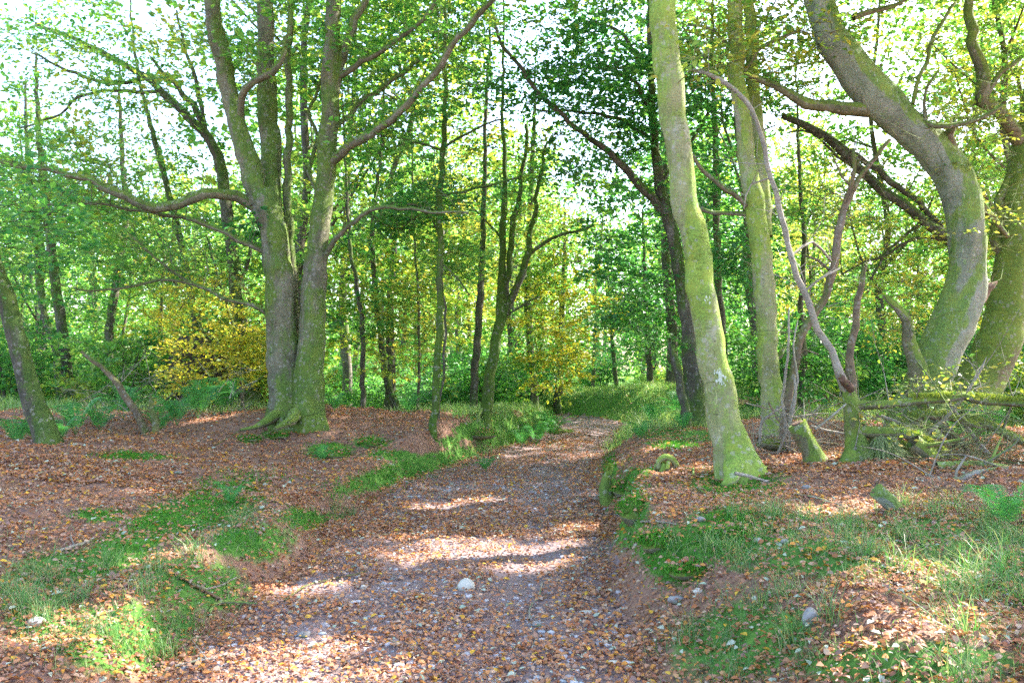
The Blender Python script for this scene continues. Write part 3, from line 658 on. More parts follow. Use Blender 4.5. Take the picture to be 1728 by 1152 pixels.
tree('arching_tree', 'dark slender tree just left of the twin beech, arching over to the left', (436, 700),
     [dict(pts=[(436, 700, 24), (418, 640, 15), (402, 560, 13), (396, 450, 13), (382, 350, 13), (370, 275, 12), (342, 222, 10), (278, 160, 8), (248, 130, 7), (182, 95, 6), (135, 70, 5), (60, 40, 4)])],
     [[(372, 285, 7), (335, 190, 8), (308, 160, 6), (288, 135, 4), (255, 100, 3)], [(345, 225, 5), (338, 170, 5), (322, 110, 4), (308, 70, 3), (300, 20, 2)],
      [(250, 132, 5), (180, 140, 4), (130, 125, 4), (95, 110, 3), (55, 90, 2)], [(270, 155, 4), (230, 155, 4), (180, 156, 3), (130, 166, 3), (90, 198, 2.5), (35, 215, 2)],
      [(398, 500, 5), (420, 430, 4), (425, 380, 3)]],
     [dict(leaf='leaf_lime', t=[(60, 150, 190, 150, 80, 15.5, 1.2), (40, 330, 420, 90, 60, 16, 1)], per=34), dict(leaf='leaf_green', t=[(30, 100, 60, 110, 50, 14, 1)], per=30)],
     bark_='bark_dark', Y=16.0, flare=.5, sides=12, bare=120)
tree('leaning_tree', 'thick grey trunk leaning out at the left edge, rooted in ferns', (80, 748),
     [dict(pts=[(82, 750, 27), (62, 690, 24), (42, 630, 22), (24, 560, 20), (4, 480, 18), (-26, 380, 15), (-50, 250, 13)], up=4, sway=(-2, 0))], (),
     [dict(t=[(50, 20, 380, 80, 100, 9.5, .8), (90, (-8, 8.5, 7.5), (2.5, 3, 2))], per=34)], bark_='bark_dark', flare=.5, fuzz=3000, rs=.74)
tree('dead_leaning_stem', 'bare reddish dead stem leaning left out of the ferns on the left bank', (250, 738),
     [dict(pts=[(252, 742, 10), (228, 692, 8), (192, 640, 6.5), (145, 598, 4)], mat='wood_dead', jag=.03)],
     [dict(pts=[(262, 738, 7, -.1), (262, 710, 7, -.1), (254, 685, 5, -.1), (258, 668, 2)], mat='wood_dead')], flare=.2, Y=11.6, cat='dead stem', amp=.2, sides=10)
tree('young_gold_beech', 'young beech with golden yellow leaves left of the twin beech', (410, 705),
     [dict(pts=[(412, 705, 5), (405, 640, 5), (398, 580, 4), (385, 520, 3.5), (365, 460, 3), (350, 400, 2)])],
     [[(400, 600, 3), (360, 570, 3), (310, 545, 2)], [(405, 640, 3), (360, 640, 3), (300, 635, 2)]],
     [dict(leaf='leaf_gold', t=[(70, 355, 540, 85, 75, 14.2, .8), (26, 340, 640, 70, 22, 14.4, .6), (30, 420, 600, 30, 50, 14.2, .4)], per=44, spread=.30, L=.06),
      dict(leaf='leaf_lime', t=[(40, 330, 470, 100, 50, 14.8, 1)], per=36, spread=.35)], Y=14.8, bark_='bark_dark', flare=.2, sides=8)
tree('slender_tree', 'straight mossy sapling stem standing alone between the beech and the path', (730, 722),
     [dict(pts=[(731, 723, 9), (737, 640, 8), (741, 560, 7.5), (742, 460, 7), (743, 350, 6.5), (748, 250, 6), (751, 160, 5), (752, 60, 4)], up=2)],
     [[(744, 360, 3), (700, 345, 3), (660, 340, 2)], [(744, 330, 3), (800, 318, 3), (880, 300, 2)], [(742, 440, 2), (770, 470, 2), (795, 500, 1.5)], [(748, 255, 3), (700, 240, 2.5), (650, 250, 2)], [(748, 250, 3), (800, 215, 2.5), (850, 200, 2)],
      [(742, 400, 2.5), (720, 360, 2), (680, 380, 1.5)]],
     [dict(leaf='leaf_dark', t=[(26, 750, 320, 90, 22, 12.7, .8), (26, 740, 230, 100, 50, 12.7, .8)], per=38, L=.055), dict(leaf='leaf_green', t=[(50, 760, 130, 110, 80, 12.8, 1)], per=36)],
     bark_='bark_darkmoss', flare=.25, sides=12, amp=.1, Y=12.7)
tree('forked_tree', 'dark mossy tree forking into three stems beside the path', (820, 702),
     [dict(pts=[(819, 703, 15), (827, 640, 13), (837, 575, 12), (845, 530, 13), (846, 480, 9), (848, 400, 8), (852, 300, 6), (848, 200, 4), (850, 90, 3)], up=2)],
     [[(847, 540, 10), (853, 490, 8), (862, 430, 7), (868, 370, 7), (880, 300, 5), (890, 210, 4)], [(846, 545, 10), (868, 495, 9), (888, 435, 8), (900, 370, 6), (908, 310, 5), (925, 240, 3)],
      [(893, 428, 5), (930, 402, 4), (1000, 382, 3)], [(850, 535, 3), (880, 515, 3), (915, 500, 2)], [(850, 410, 3), (820, 370, 2), (790, 350, 1.5)],
      dict(pts=[(812, 690, 5, -.1), (805, 705, 4, -.3), (800, 712, 2, -.4)], mat='bark_grey')],
     [dict(leaf='leaf_green', t=[(80, 900, 250, 110, 90, 17, 1.0), (40, 850, 120, 90, 80, 16, 1)], per=40), dict(leaf='leaf_mixed', t=[(30, 960, 400, 60, 40, 17, .6)], per=36)],
     bark_='bark_darkmoss', limb_mat='bark_darkmoss', flare=.5, sides=14, Y=15.2, rs=.72)
tree('hanging_gold_beech', 'beech with drooping yellow-green boughs over the bend of the path', (905, 690),
     [dict(pts=[(903, 690, 9), (898, 620, 8), (892, 540, 8), (890, 440, 7), (895, 340, 6), (900, 240, 5)], up=2)],
     [[(895, 500, 4), (930, 450, 4), (980, 440, 3)], [(893, 460, 4), (850, 420, 3)]],
     [dict(leaf='leaf_gold', t=[(60, 955, 530, 75, 100, 18.4, 1.0), (14, 930, 610, 70, 40, 18.6, .8)], per=50, spread=.40, L=.085), dict(leaf='leaf_lime', t=[(40, 955, 530, 70, 95, 18.8, 1.2), (24, 920, 600, 80, 50, 19, 1), (30, 960, 440, 80, 50, 19, 1)], per=50, spread=.42, L=.085), dict(leaf='leaf_lime', t=[(60, 900, 400, 110, 70, 19, 1)], per=44, L=.08)], Y=20.5, bark_='bark_dark', flare=.3, sides=10)
for i, (bx, by, pts, Yv, lf, lab, cr) in enumerate([
    (797, 695, [(797, 696, 9), (803, 600, 8.5), (810, 500, 8), (815, 400, 6), (818, 300, 5), (820, 180, 4), (826, 80, 3)], 17, 'leaf_mixed', 'slim dark trunk just left of the three-stemmed tree', (800, 360, 90, 110)),
    (668, 692, [(670, 693, 10), (652, 640, 8), (641, 560, 6.5), (632, 480, 6), (628, 380, 5), (640, 280, 4)], 17.5, 'leaf_mixed', 'thin trunk leaning left, right of the twin beech', (640, 440, 80, 120)),
    (611, 706, [(613, 706, 6), (611, 560, 5.5), (602, 480, 5), (592, 420, 4), (585, 330, 3)], 16, 'leaf_green', 'thin straight stem close to the right side of the twin beech', (600, 470, 70, 110)),
    (706, 696, [(706, 697, 3), (707, 560, 3), (702, 450, 2.5), (698, 350, 2)], 16, 'leaf_mixed', 'whip-thin stem just left of the lone mossy sapling', (690, 560, 50, 90)),
    (750, 690, [(740, 700, 3), (750, 600, 3), (752, 530, 3), (745, 470, 2)], 14, 'leaf_lime', 'whip-thin stem touching the lone mossy sapling', (762, 440, 20, 30)),
    (118, 700, [(126, 715, 14), (115, 640, 12), (105, 560, 11), (92, 470, 10), (82, 380, 9), (70, 280, 7)], 17.5, 'leaf_green', 'dark upright trunk right of the leaning edge trunk', (110, 400, 110, 130)),
    (78, 700, [(100, 690, 9), (95, 600, 8), (72, 520, 8), (62, 420, 7), (50, 300, 6)], 20, 'leaf_green', 'dark trunk half hidden behind the leaning edge trunk', (60, 350, 90, 120)),
    (190, 690, [(180, 700, 10), (185, 560, 9), (200, 450, 8), (212, 370, 7), (205, 260, 5)], 21, 'leaf_lime', 'thin dark trunk in the wood above the reddish dead stem', (200, 330, 100, 120)),
    (318, 690, [(335, 700, 8), (330, 560, 7), (310, 430, 7), (285, 325, 6.5), (262, 240, 6), (240, 160, 4)], 18, 'leaf_lime', 'thin trunk curving left behind the golden young beech', (270, 330, 110, 110)),
    (1212, 700, [(1225, 690, 10), (1218, 560, 9), (1211, 450, 8), (1208, 300, 7), (1204, 150, 5)], 17, 'leaf_dark', 'dark trunk seen between the leaning trunk and the double trunk', (1230, 430, 60, 160)),
    (1097, 672, [(1098, 672, 7), (1096, 620, 7), (1092, 560, 6), (1088, 480, 5)], 27, 'leaf_dark', 'pale far trunk above the grassy verge', (1090, 520, 60, 80)),
    (1040, 668, [(1042, 668, 5), (1035, 600, 5), (1030, 540, 4)], 30, 'leaf_dark', 'small dark trunk where the path goes out of sight', (1040, 560, 60, 60)),
    (940, 670, [(941, 672, 9), (944, 640, 8), (946, 560, 7), (950, 480, 5)], 26, 'leaf_mixed', 'short dark trunk under the drooping yellow boughs', (950, 520, 60, 60)),
    (866, 668, [(868, 672, 6), (862, 600, 6), (858, 520, 5), (850, 420, 4)], 26, 'leaf_mixed', 'dark trunk behind and right of the three-stemmed tree', (850, 480, 50, 80)),
    (1005, 640, [(1000, 670, 4), (1003, 600, 4), (1005, 520, 3)], 33, 'leaf_green', 'thin far stem at the end of the path', (1000, 560, 60, 60)),
    (1360, 690, [(1352, 700, 7), (1356, 600, 6.5), (1352, 520, 6), (1358, 420, 5), (1350, 300, 4)], 16, 'leaf_lime', 'thin trunk behind the broken mossy tree', (1380, 450, 90, 120)),
    ]):
    tree('slender_tree' if i else 'slender_tree', lab, (bx, by), [dict(pts=pts, up=2.5)], (), [dict(t=[(int(20 + cr[2] * .35), *cr, Yv, 1.0)], per=40, L=.055 + .0018 * Yv, spread=.42)], bark_='bark_dark' if i != 10 else 'bark_far', leaf=lf, Y=Yv, flare=.5, sides=10)

tree('dark_beech', 'dark trunk with mossy foot behind the leaning trunk, limb sweeping left over the path', (1172, 722),
     [dict(pts=[(1174, 724, 28), (1172, 650, 22), (1161, 560, 15), (1146, 450, 14), (1129, 370, 14), (1112, 300, 11), (1101, 200, 9), (1098, 90, 7)], up=4)],
     [[(1122, 360, 10), (1082, 312, 9, -.2), (1050, 276, 8, -.4), (1010, 243, 7, -.6), (970, 215, 6, -.8), (930, 180, 5.5, -1), (900, 140, 5, -1.2), (860, 90, 4, -1.3), (830, 30, 3, -1.4)],
      [(1106, 240, 5), (1040, 200, 4, .3), (980, 190, 3, .5), (900, 185, 2, .7)], [(1104, 190, 5), (1060, 130, 4, -.4), (1010, 110, 3, -.6)], [(1115, 310, 5), (1160, 250, 4, .3), (1200, 180, 3, .5)], [(1100, 130, 5), (1050, 60, 4), (980, 30, 3)]],
     [dict(leaf='leaf_dark', t=[(80, 1050, 190, 130, 120, 13.9, 1.2), (70, 950, 100, 150, 100, 13.4, 1.4), (62, 1075, 430, 70, 120, 15, 1.2)], per=48, L=.09, spread=.4),
      dict(leaf='leaf_green', t=[(34, 980, 300, 110, 80, 13.4, 1.2), (44, 1100, 540, 60, 60, 14.6, .9), (24, 1000, 60, 130, 60, 12, 1)], per=40),
      dict(leaf='leaf_green', t=[SHADE_ROOF[1]], per=60, L=.15, spread=.75)], bark_='bark_dark', flare=.8, sides=16, bare=120, Y=13.8)
tree('snapped_tree', 'short dark snapped trunk beside the mossy foot of the dark beech', (1157, 708),
     [dict(pts=[(1158, 712, 10), (1150, 660, 9), (1142, 620, 9), (1135, 588, 8)], jag=.06)], bark_='bark_dark', flare=.3, Y=13.0, cat='snapped tree', sides=12)

def lean_extra(root, g, Y):
    # pale lichen splash, laid on the face of the trunk
    mb = MB()
    for (a, b, n_, sx, sy) in ((1210, 638, 60, 7, 11), (1217, 660, 22, 4, 9), (1190, 508, 14, 5, 7), (1208, 626, 20, 6, 5)):
        for k in range(n_):
            px, py = a + R.normal(0, sx * .5), b + R.normal(0, sy * .6); ax = np.interp(py, [380, 506, 640, 713], [1167, 1187, 1210, 1224]); rp = 24.0
            off = np.clip((px - ax) / rp, -.95, .95); c = P(px, py, Y); c[1] = Y - math.sqrt(1 - off * off) * rp * Y / F * 1.03
            q = .003 + .009 * R.random() ** 1.5; m = 7; th = np.arange(m) / m * 6.283
            nrm = np.array([off, -math.sqrt(1 - off * off), 0]); u = np.array([-nrm[1], nrm[0], 0]); rr = q * (.6 + .6 * R.random(m))
            ring = c + u * (np.cos(th) * rr)[:, None] + np.array([0, 0, 1.0]) * (np.sin(th) * rr * 1.4)[:, None]
            mb.add(np.vstack([ring, ring - nrm * .02]), np.array([list(range(m))[::-1]]), 0, False)
    tag(mb.build('lichen_patch', M['lichen'], root, g), 'white lichen splash')
tree('leaning_beech', 'tall yellow-green mossy trunk leaning left in front, right of the path', (1248, 806),
     [dict(pts=[(1252, 805, 34), (1240, 770, 31), (1224, 713, 27), (1210, 640, 24), (1187, 506, 23), (1167, 380, 22), (1155, 333, 21), (1140, 222, 22), (1126, 111, 23), (1117, 0, 22), (1110, -80, 21)], up=7, sway=(1, 0))],
     [[(1252, 760, 20, -.02), (1272, 786, 17, -.08), (1294, 802, 11, -.12), (1325, 816, 5, -.15)], [(1240, 780, 20, -.1), (1228, 806, 10, -.3), (1215, 816, 4, -.35)], [(1262, 780, 16, .1), (1290, 792, 9, .25), (1320, 796, 4, .3)],
      dict(pts=[(1116, 0, 8), (1150, -80, 6, -.4), (1190, -150, 4, -.8)], up=2)],
     [dict(leaf='leaf_lime', t=[SHADE_ROOF[3]], per=60, L=.14, spread=.7), dict(leaf='leaf_mixed', t=[(8, 1180, 80, 40, 60, 7, .3)], per=14, L=.06, spread=.3, fine=True)],
     bark_='bark_lean', flare=.55, sides=36, amp=.10, extra=lean_extra, rs=1, fuzz=26000)
tree('double_trunk_tree', 'pale green double trunk rising behind and right of the leaning trunk', (1303, 736),
     [dict(pts=[(1305, 738, 22), (1300, 650, 19), (1294, 560, 18), (1290, 480, 19), (1281, 400, 18), (1270, 330, 17), (1256, 230, 15), (1246, 130, 14), (1240, 20, 13), (1236, -60, 11)], up=5),
      dict(pts=[(1292, 400, 12, .15), (1287, 320, 12, .3), (1284, 250, 12, .35), (1276, 170, 11, .4), (1268, 60, 11, .4), (1260, -50, 9, .4)], free=1, up=5)],
     [[(1264, 350, 5), (1225, 322, 4.5, -.3), (1190, 290, 4, -.5), (1163, 250, 3, -.7)], [(1270, 362, 5), (1225, 358, 4, .1), (1190, 350, 4, .2), (1165, 335, 3, .3)], [(1245, 130, 4), (1290, 80, 4), (1350, 50, 3)],
      [(1240, 90, 4), (1200, 50, 3), (1160, 40, 2)], dict(pts=[(1296, 610, 5), (1318, 600, 5), (1324, 590, 5)], jag=.02)],
     [dict(leaf='leaf_dark', t=[(52, 1210, 170, 90, 110, 13, 1), (50, 1240, 400, 90, 100, 13.6, .8)], per=48, L=.085), dict(leaf='leaf_mixed', t=[(40, 1290, 60, 110, 70, 11, 1), (20, 1200, 60, 60, 50, 11, .8)], per=30),
      dict(leaf='leaf_green', t=[SHADE_ROOF[2]], per=60, L=.15, spread=.75)],
     bark_='bark_lean', limb_mat='bark_beech', flare=.6, sides=22, amp=.14, rs=.92, fuzz=9000)
def curved_extra(root, g, Y):
    mb = MB()
    p, r = trace([(1500, 190, 34), (1450, 150, 36), (1410, 80, 31), (1385, 20, 27)], Y); moss_fuzz(mb, p, r, 3500, .05, .008)
    p, r = trace([(1600, 268, 30), (1560, 235, 31), (1500, 190, 34), (1450, 150, 36)], Y); moss_fuzz(mb, p, r, 5000, .06, .008)
    mb.build('moss', M['moss'], root, g)
tree('curved_beech', 'massive mossy old beech with a swan-neck trunk bending up to the left', (1565, 745),
     [dict(pts=[(1540, 755, 52), (1548, 705, 43), (1560, 658, 37), (1574, 620, 34), (1589, 584, 34), (1606, 547, 36), (1620, 510, 35), (1629, 475, 34), (1629, 440, 32), (1625, 380, 33), (1619, 333, 33), (1606, 290, 35), (1580, 252, 34), (1542, 222, 32), (1505, 188, 35), (1468, 153, 36), (1432, 112, 32), (1403, 70, 30), (1386, 11, 28), (1374, -50, 26)], up=6, sway=(-1, 0))],
     [[(1482, 182, 16), (1440, 186, 13), (1400, 181, 12), (1340, 166, 9), (1290, 140, 6), (1250, 120, 4)],
      dict(pts=[(1612, 290, 17), (1610, 255, 13, -.1), (1606, 232, 10, -.15), (1603, 212, 5, -.15)], mat='wood_dead', jag=.05),
      [(1545, 240, 5), (1562, 205, 5, -.2), (1580, 213, 5, -.3), (1610, 212, 5, -.4), (1655, 200, 5, -.5), (1695, 178, 4, -.6)], [(1562, 205, 4, -.2), (1560, 175, 3, -.25), (1568, 140, 3, -.3), (1580, 118, 2, -.3)],
      [(1540, 175, 4, -.2), (1556, 120, 4, -.2), (1580, 60, 3.5, -.2), (1612, 5, 3, -.2)],
      dict(pts=[(1552, 650, 24, -.2), (1540, 600, 15, -.3), (1533, 555, 11, -.4), (1520, 525, 8, -.5), (1497, 507, 6, -.5)], jag=.03), dict(pts=[(1650, 500, 16), (1665, 488, 10), (1672, 482, 6)], jag=.03, mat='wood_cut'),
      [(1612, 270, 9, .2), (1640, 320, 7, .3), (1665, 360, 6, .4), (1700, 400, 4, .5)], [(1440, 30, 6, .3), (1480, 15, 5, .4), (1520, 5, 4, .5), (1560, -20, 3, .5)], [(1548, 700, 20, -.3), (1530, 740, 12, -.6), (1510, 765, 6, -.8)]],
     [dict(leaf='leaf_lime', t=[(66, 1350, 90, 90, 90, 12.5, .9), (60, 1670, 240, 60, 130, 12.9, 1), (22, 1480, 70, 100, 60, 13, .8), (22, 1340, 300, 80, 80, 13, .8)], per=30, L=.075, spread=.36), dict(leaf='leaf_mixed', t=[(40, 1640, 320, 70, 110, 11.5, .8), (14, 1600, 640, 60, 40, 9.8, .4)], per=26, L=.055, spread=.32),
      dict(leaf='leaf_green', t=[SHADE_ROOF[4]], per=60, L=.15, spread=.75)],
     bark_='bark_grey', limb_mat='bark_moss', flare=.6, sides=40, amp=.24, Y=11.0, extra=curved_extra, rs=.88, fuzz=34000, bare=420)
tree('edge_beech', 'broad mossy trunk leaning out at the right edge behind the swan-neck beech', (1610, 730),
     [dict(pts=[(1612, 735, 50), (1645, 660, 44), (1682, 580, 42), (1704, 490, 36), (1712, 390, 28), (1722, 290, 24), (1738, 200, 20)], up=6)],
     [[(1700, 440, 12), (1680, 400, 10), (1690, 340, 8), (1705, 290, 8)], [(1720, 240, 15), (1690, 190, 13, -.3), (1662, 165, 13, -.4), (1656, 120, 12, -.5), (1640, 70, 10, -.5), (1635, 10, 9, -.5), (1650, -50, 7, -.5)],
      [(1662, 165, 6, -.4), (1690, 120, 5, -.5), (1720, 100, 4, -.5)]],
     [dict(leaf='leaf_green', t=[SHADE_ROOF[5]], per=60, L=.15, spread=.75), dict(leaf='leaf_mixed', t=[(40, 1680, 130, 60, 110, 12, 1), (30, 1690, 350, 50, 80, 12.4, 1)], per=30, L=.06)], bark_='bark_moss', flare=.3, sides=28, amp=.2, Y=12.3, rs=.86, fuzz=12000, bare=60)
tree('fallen_bough', 'long dark bough slanting down rightwards behind the swan-neck beech', (1640, 700),
     [dict(pts=[(1320, 195, 7), (1390, 228, 9), (1440, 275, 10), (1500, 330, 10), (1560, 372, 11), (1610, 415, 11), (1660, 480, 11), (1690, 560, 12)], free=1)],
     [[(1400, 232, 6), (1480, 288, 7), (1540, 330, 7), (1590, 385, 6)], [(1440, 275, 3), (1410, 265, 3), (1370, 225, 2), (1330, 225, 2)], [(1610, 415, 4), (1560, 400, 4), (1490, 430, 3), (1420, 460, 2)], [(1560, 372, 4), (1500, 420, 3), (1470, 470, 2)]],
     [dict(leaf='leaf_mixed', t=[(44, 1500, 430, 90, 70, 13.6, .8), (22, 1460, 330, 90, 60, 13.6, .8), (30, 1520, 520, 70, 60, 13.6, .8)], per=36, L=.06)], bark_='bark_dark', Y=13.2, cat='bough', bare=160)

# broken mossy tree at right with its low limbs
def snag_extra(root, g, Y):
    mb = MB(); p, r = trace([(1462, 730, 11), (1475, 729, 12), (1490, 728, 11), (1506, 730, 10)], Y)
    moss_fuzz(mb, p, r, 2500, .38, .006, hang=True); mb.build('moss_curtain', M['moss_pale'], root, g)
    mb = MB()
    for pts in ([(1520, 675, 9), (1620, 671, 9), (1710, 678, 8), (1740, 678, 8)], [(1475, 727, 12), (1520, 730, 11), (1570, 750, 10), (1620, 785, 9), (1660, 790, 8)]):
        p, r = trace(pts, Y); p, r = catmull(p, r, .1); moss_fuzz(mb, p, r, 2600, .03, .008)
    mb.build('moss', M['moss_bright'], root, g)
M['moss_pale'] = leaf_mat('moss_pale', [(.30, .36, .18), (.22, .30, .10), (.38, .40, .22)], 1.0, .2, rough=.8)
M['moss_bright'] = leaf_mat('moss_bright', [(.22, .30, .04), (.34, .38, .06), (.14, .24, .03)], 1.2, .3, rough=.7)
tree('broken_tree', 'broken mossy tree with snapped upright stems and low limbs on the right bank', (1445, 790),
     [dict(pts=[(1452, 790, 34), (1447, 755, 22), (1440, 715, 17), (1437, 680, 18), (1428, 658, 12)], mat='bark_moss'),
      dict(pts=[(1440, 690, 13), (1432, 665, 12), (1415, 635, 10), (1400, 590, 7), (1382, 555, 7), (1355, 490, 6.5), (1335, 430, 6.5), (1318, 370, 6), (1300, 300, 5.5), (1283, 230, 5), (1257, 172, 5), (1215, 132, 4.5), (1170, 118, 4)], free=1, mat='wood_bare'),
      dict(pts=[(1440, 700, 12, .1), (1433, 660, 13, .1), (1436, 600, 8, .1), (1446, 530, 7, .1), (1456, 458, 5.5, .1)], free=1, mat='wood_dead', jag=.04)],
     [dict(pts=[(1443, 684, 12), (1470, 680, 10), (1530, 675, 9), (1620, 671, 8), (1710, 678, 8), (1780, 680, 7)], mat='bark_moss'),
      dict(pts=[(1447, 728, 13), (1475, 727, 13), (1520, 730, 11), (1570, 750, 10), (1620, 785, 9), (1660, 790, 8), (1740, 790, 6)], mat='bark_moss'),
      dict(pts=[(1436, 655, 10, -.1), (1425, 640, 8, -.2), (1422, 632, 6, -.25)], mat='wood_cut', jag=.01),
      [(1357, 492, 3), (1385, 470, 2.5), (1420, 455, 2)], [(1337, 430, 3), (1370, 410, 3, .2), (1400, 440, 2.5, .3)], [(1300, 300, 2), (1270, 310, 2), (1250, 350, 1.5)],
      dict(pts=[(1440, 770, 24, -.1), (1420, 790, 14, -.2), (1405, 800, 6, -.25)], mat='bark_moss'), dict(pts=[(1460, 770, 22), (1490, 785, 14), (1500, 800, 6)], mat='bark_moss')],
     [dict(leaf='leaf_mixed', t=[(8, 1500, 720, 70, 20, 8.4, .4), (5, 1600, 650, 50, 20, 8.2, .3)], per=14, L=.05, spread=.22, fine=True)],
     bark_='wood_bare', flare=.5, sides=18, amp=.25, Y=8.3, extra=snag_extra, cat='broken tree', bare=70)
tree('dead_tree', 'bare brown dead stem with a crooked fork, between double trunk and broken tree', (1322, 735),
     [dict(pts=[(1322, 738, 10), (1330, 680, 9), (1340, 620, 9), (1352, 568, 9), (1388, 512, 9), (1404, 462, 9), (1418, 375, 8), (1440, 320, 6), (1470, 275, 5), (1502, 238, 4)], mat='wood_dead')],
     [[(1416, 380, 6), (1428, 330, 5), (1442, 285, 4), (1446, 245, 3)], [(1405, 460, 3), (1380, 440, 3), (1355, 430, 2)], [(1440, 318, 2.5), (1420, 300, 2), (1400, 260, 1.5)], [(1345, 600, 2.5), (1360, 590, 2), (1385, 600, 1.5)]],
     bark_='wood_dead', flare=.3, Y=10.2, sides=12, amp=.2, cat='dead tree', bare=60)
for i, (pts, Yv, lab) in enumerate([
    ([(1325, 745, 3), (1322, 690, 3.2), (1325, 620, 3), (1334, 570, 2.5), (1330, 520, 2)], 9.6, 'tallest white bare stem in front of the double trunk foot'),
    ([(1332, 745, 2.6), (1336, 690, 2.6), (1344, 640, 2.4), (1340, 600, 2), (1348, 540, 1.5)], 9.5, 'white bare stem right of the tallest white stem'),
    ([(1310, 770, 3), (1330, 720, 3), (1345, 660, 2.8), (1342, 630, 2)], 9.4, 'slanting whitish stick crossing the white bare stems'),
    ([(1283, 748, 3.5), (1285, 710, 3.5), (1300, 695, 3), (1318, 686, 2.5)], 9.3, 'bent pale stick arching at the double trunk foot'),
    ([(1376, 724, 2.5), (1400, 705, 2.5), (1428, 680, 2)], 8.1, 'thin pale stick leaning against the broken tree'),
    ([(1368, 718, 2.5), (1395, 726, 3), (1440, 735, 3)], 9, 'pale stick lying level left of the broken tree')]):
    tree('bare_stem', lab, pts[0][:2], [dict(pts=pts, free=i > 2)], (), bark_='wood_bare', Y=Yv, flare=0, sides=6, amp=.1, cat='bare stem', group='bare pale stems and sticks')

# stumps and stubs
def stump(name, lab, pts, Yv, mat, fz, cat='stump', jag=.02, flare=.5, extra=None, cut=True):
    def ex(root, g, Y_):
        if cut:
            p, r = trace(pts, Y_); d = p[-1] - p[-2]; d /= np.linalg.norm(d); mb = MB(); tube(mb, [p[-1] - d * .01, p[-1] + d * .012], [r[-1] * .80, r[-1] * .72], 14, 0, .15, seed=5); mb.build('cut_end', M['wood_cut'], root, g)
        if fz:
            mb = MB(); p, r = trace(pts, Y_); p, r = catmull(p, r, .03); moss_fuzz(mb, p, r, fz, .025, .006); mb.build('moss', M['moss_bright'], root, g)
        if extra: extra(root, g, Y_)
    return tree(name, lab, pts[0][:2], [dict(pts=pts)], (), bark_=mat, Y=Yv, flare=flare, sides=18, amp=.25, cat=cat, extra=ex, rs=.95)
stump('mossy_stump', 'upright moss-capped stump just left of the broken tree', [(1378, 783, 22), (1368, 760, 17), (1356, 735, 16), (1346, 714, 16)], 8.4, 'bark_moss', 1800)
stump('leaning_stub', 'short grey sawn stub leaning left out of the right bank grass', [(1522, 890, 16), (1512, 866, 14), (1496, 846, 14), (1480, 828, 14)], 5.7, 'bark_grey', 400, cat='stub')
stump('ridge_stump', 'small ferny stump on the edge of the right bank beside the path', [(1026, 826, 13), (1028, 806, 8), (1031, 784, 3)], 9.2, 'bark_moss', 1200, cut=False)
def knot(root, g, Y):
    mb = MB()
    for pts in ([(1112, 790, 5), (1112, 778, 6), (1122, 771, 7), (1136, 776, 7), (1146, 792, 5)], [(1128, 778, 4, -.05), (1126, 792, 4, -.1)], [(1108, 782, 4, .1), (1104, 794, 3, .1)]):
        p, r = trace(pts, Y); tube(mb, p, r, 10, 0, .15, seed=3, step=.03)
    mb.build('root_arch', M['bark_lean'], root, g)
stump('root_knot', 'pale mossy arched root knob on the leaves left of the leaning trunk', [(1118, 794, 6), (1124, 782, 7)], 8.6, 'bark_lean', 300, cat='root', extra=knot, cut=False)

# fallen logs and sticks
def log(lab, pts, Yv, mat, name='fallen_log', cat='log', fz=0, twigs=0, free=True, group='fallen wood on the ground'):
    p, r = trace(pts, Yv, 1.45 if fz else 1.0)
    if not free:
        for i in range(len(p)): p[i][2] = max(p[i][2], gz(p[i][0], p[i][1]) + r[i] * .3)
    root = empty(name, p[0], lab, cat, group); mb = MB(); q, rr = tube(mb, p, r, 12, 0, .18, 0, 3, .08, jag=.02, wob=.012)
    for k in range(twigs):
        i = R.integers(1, len(q) - 1); d = R.normal(0, 1, 3) * [1, .6, .6] + [0, 0, .35]; d /= np.linalg.norm(d); L_ = .15 + .35 * R.random()
        e = q[i] + d * L_; f = e + (d + R.normal(0, .4, 3)) * L_ * .6; tube(mb, [q[i], e, f], [rr[i] * .35, rr[i] * .22, .0015], 5, 0, step=.06)
    mb.build('wood', M[mat], root, p[0])
    if fz: mb = MB(); moss_fuzz(mb, q, rr, fz, .025, .007); mb.build('moss', M['moss_bright'], root, p[0])
log('mossy log slanting down right below the low limb of the broken tree', [(1540, 745, 9), (1575, 775, 9), (1610, 803, 9), (1655, 835, 8)], 8.0, 'bark_moss', fz=500, twigs=3)
log('long mossy log lying level at the foot of the broken tree', [(1470, 792, 9), (1530, 803, 9), (1600, 815, 8), (1700, 826, 7)], 8.1, 'bark_moss', fz=700, twigs=4)
log('pale grey branch lying across the leaves at the right edge', [(1545, 848, 4), (1585, 843, 5), (1620, 838, 6), (1665, 825, 6), (1720, 800, 6)], 7.0, 'wood_bare', 'fallen_branch', 'branch', twigs=5, free=False)
log('thin white curved twig standing off the pale grey branch', [(1617, 840, 2), (1611, 822, 2.4), (1613, 795, 2.4), (1625, 775, 1.5)], 7.0, 'wood_bare', 'curved_twig', 'twig')
log('long straight reddish stick leaning down to the right edge', [(1575, 690, 3), (1620, 745, 4), (1700, 820, 3)], 8.8, 'wood_dead', 'fallen_stick', 'stick', twigs=2)
log('grey stick lying beside the long reddish stick', [(1600, 680, 3), (1650, 745, 3.5), (1722, 815, 3)], 9.0, 'wood_bare', 'fallen_stick', 'stick', twigs=3)
log('thin brown stick low behind the crossing logs at right', [(1480, 790, 3), (1560, 780, 3.5), (1700, 850, 3)], 8.4, 'wood_dead', 'fallen_stick', 'stick', twigs=4)
log('short grey log end under the crossing logs at right', [(1580, 812, 8), (1640, 842, 9), (1700, 846, 8)], 7.4, 'bark_grey', twigs=2, free=False)
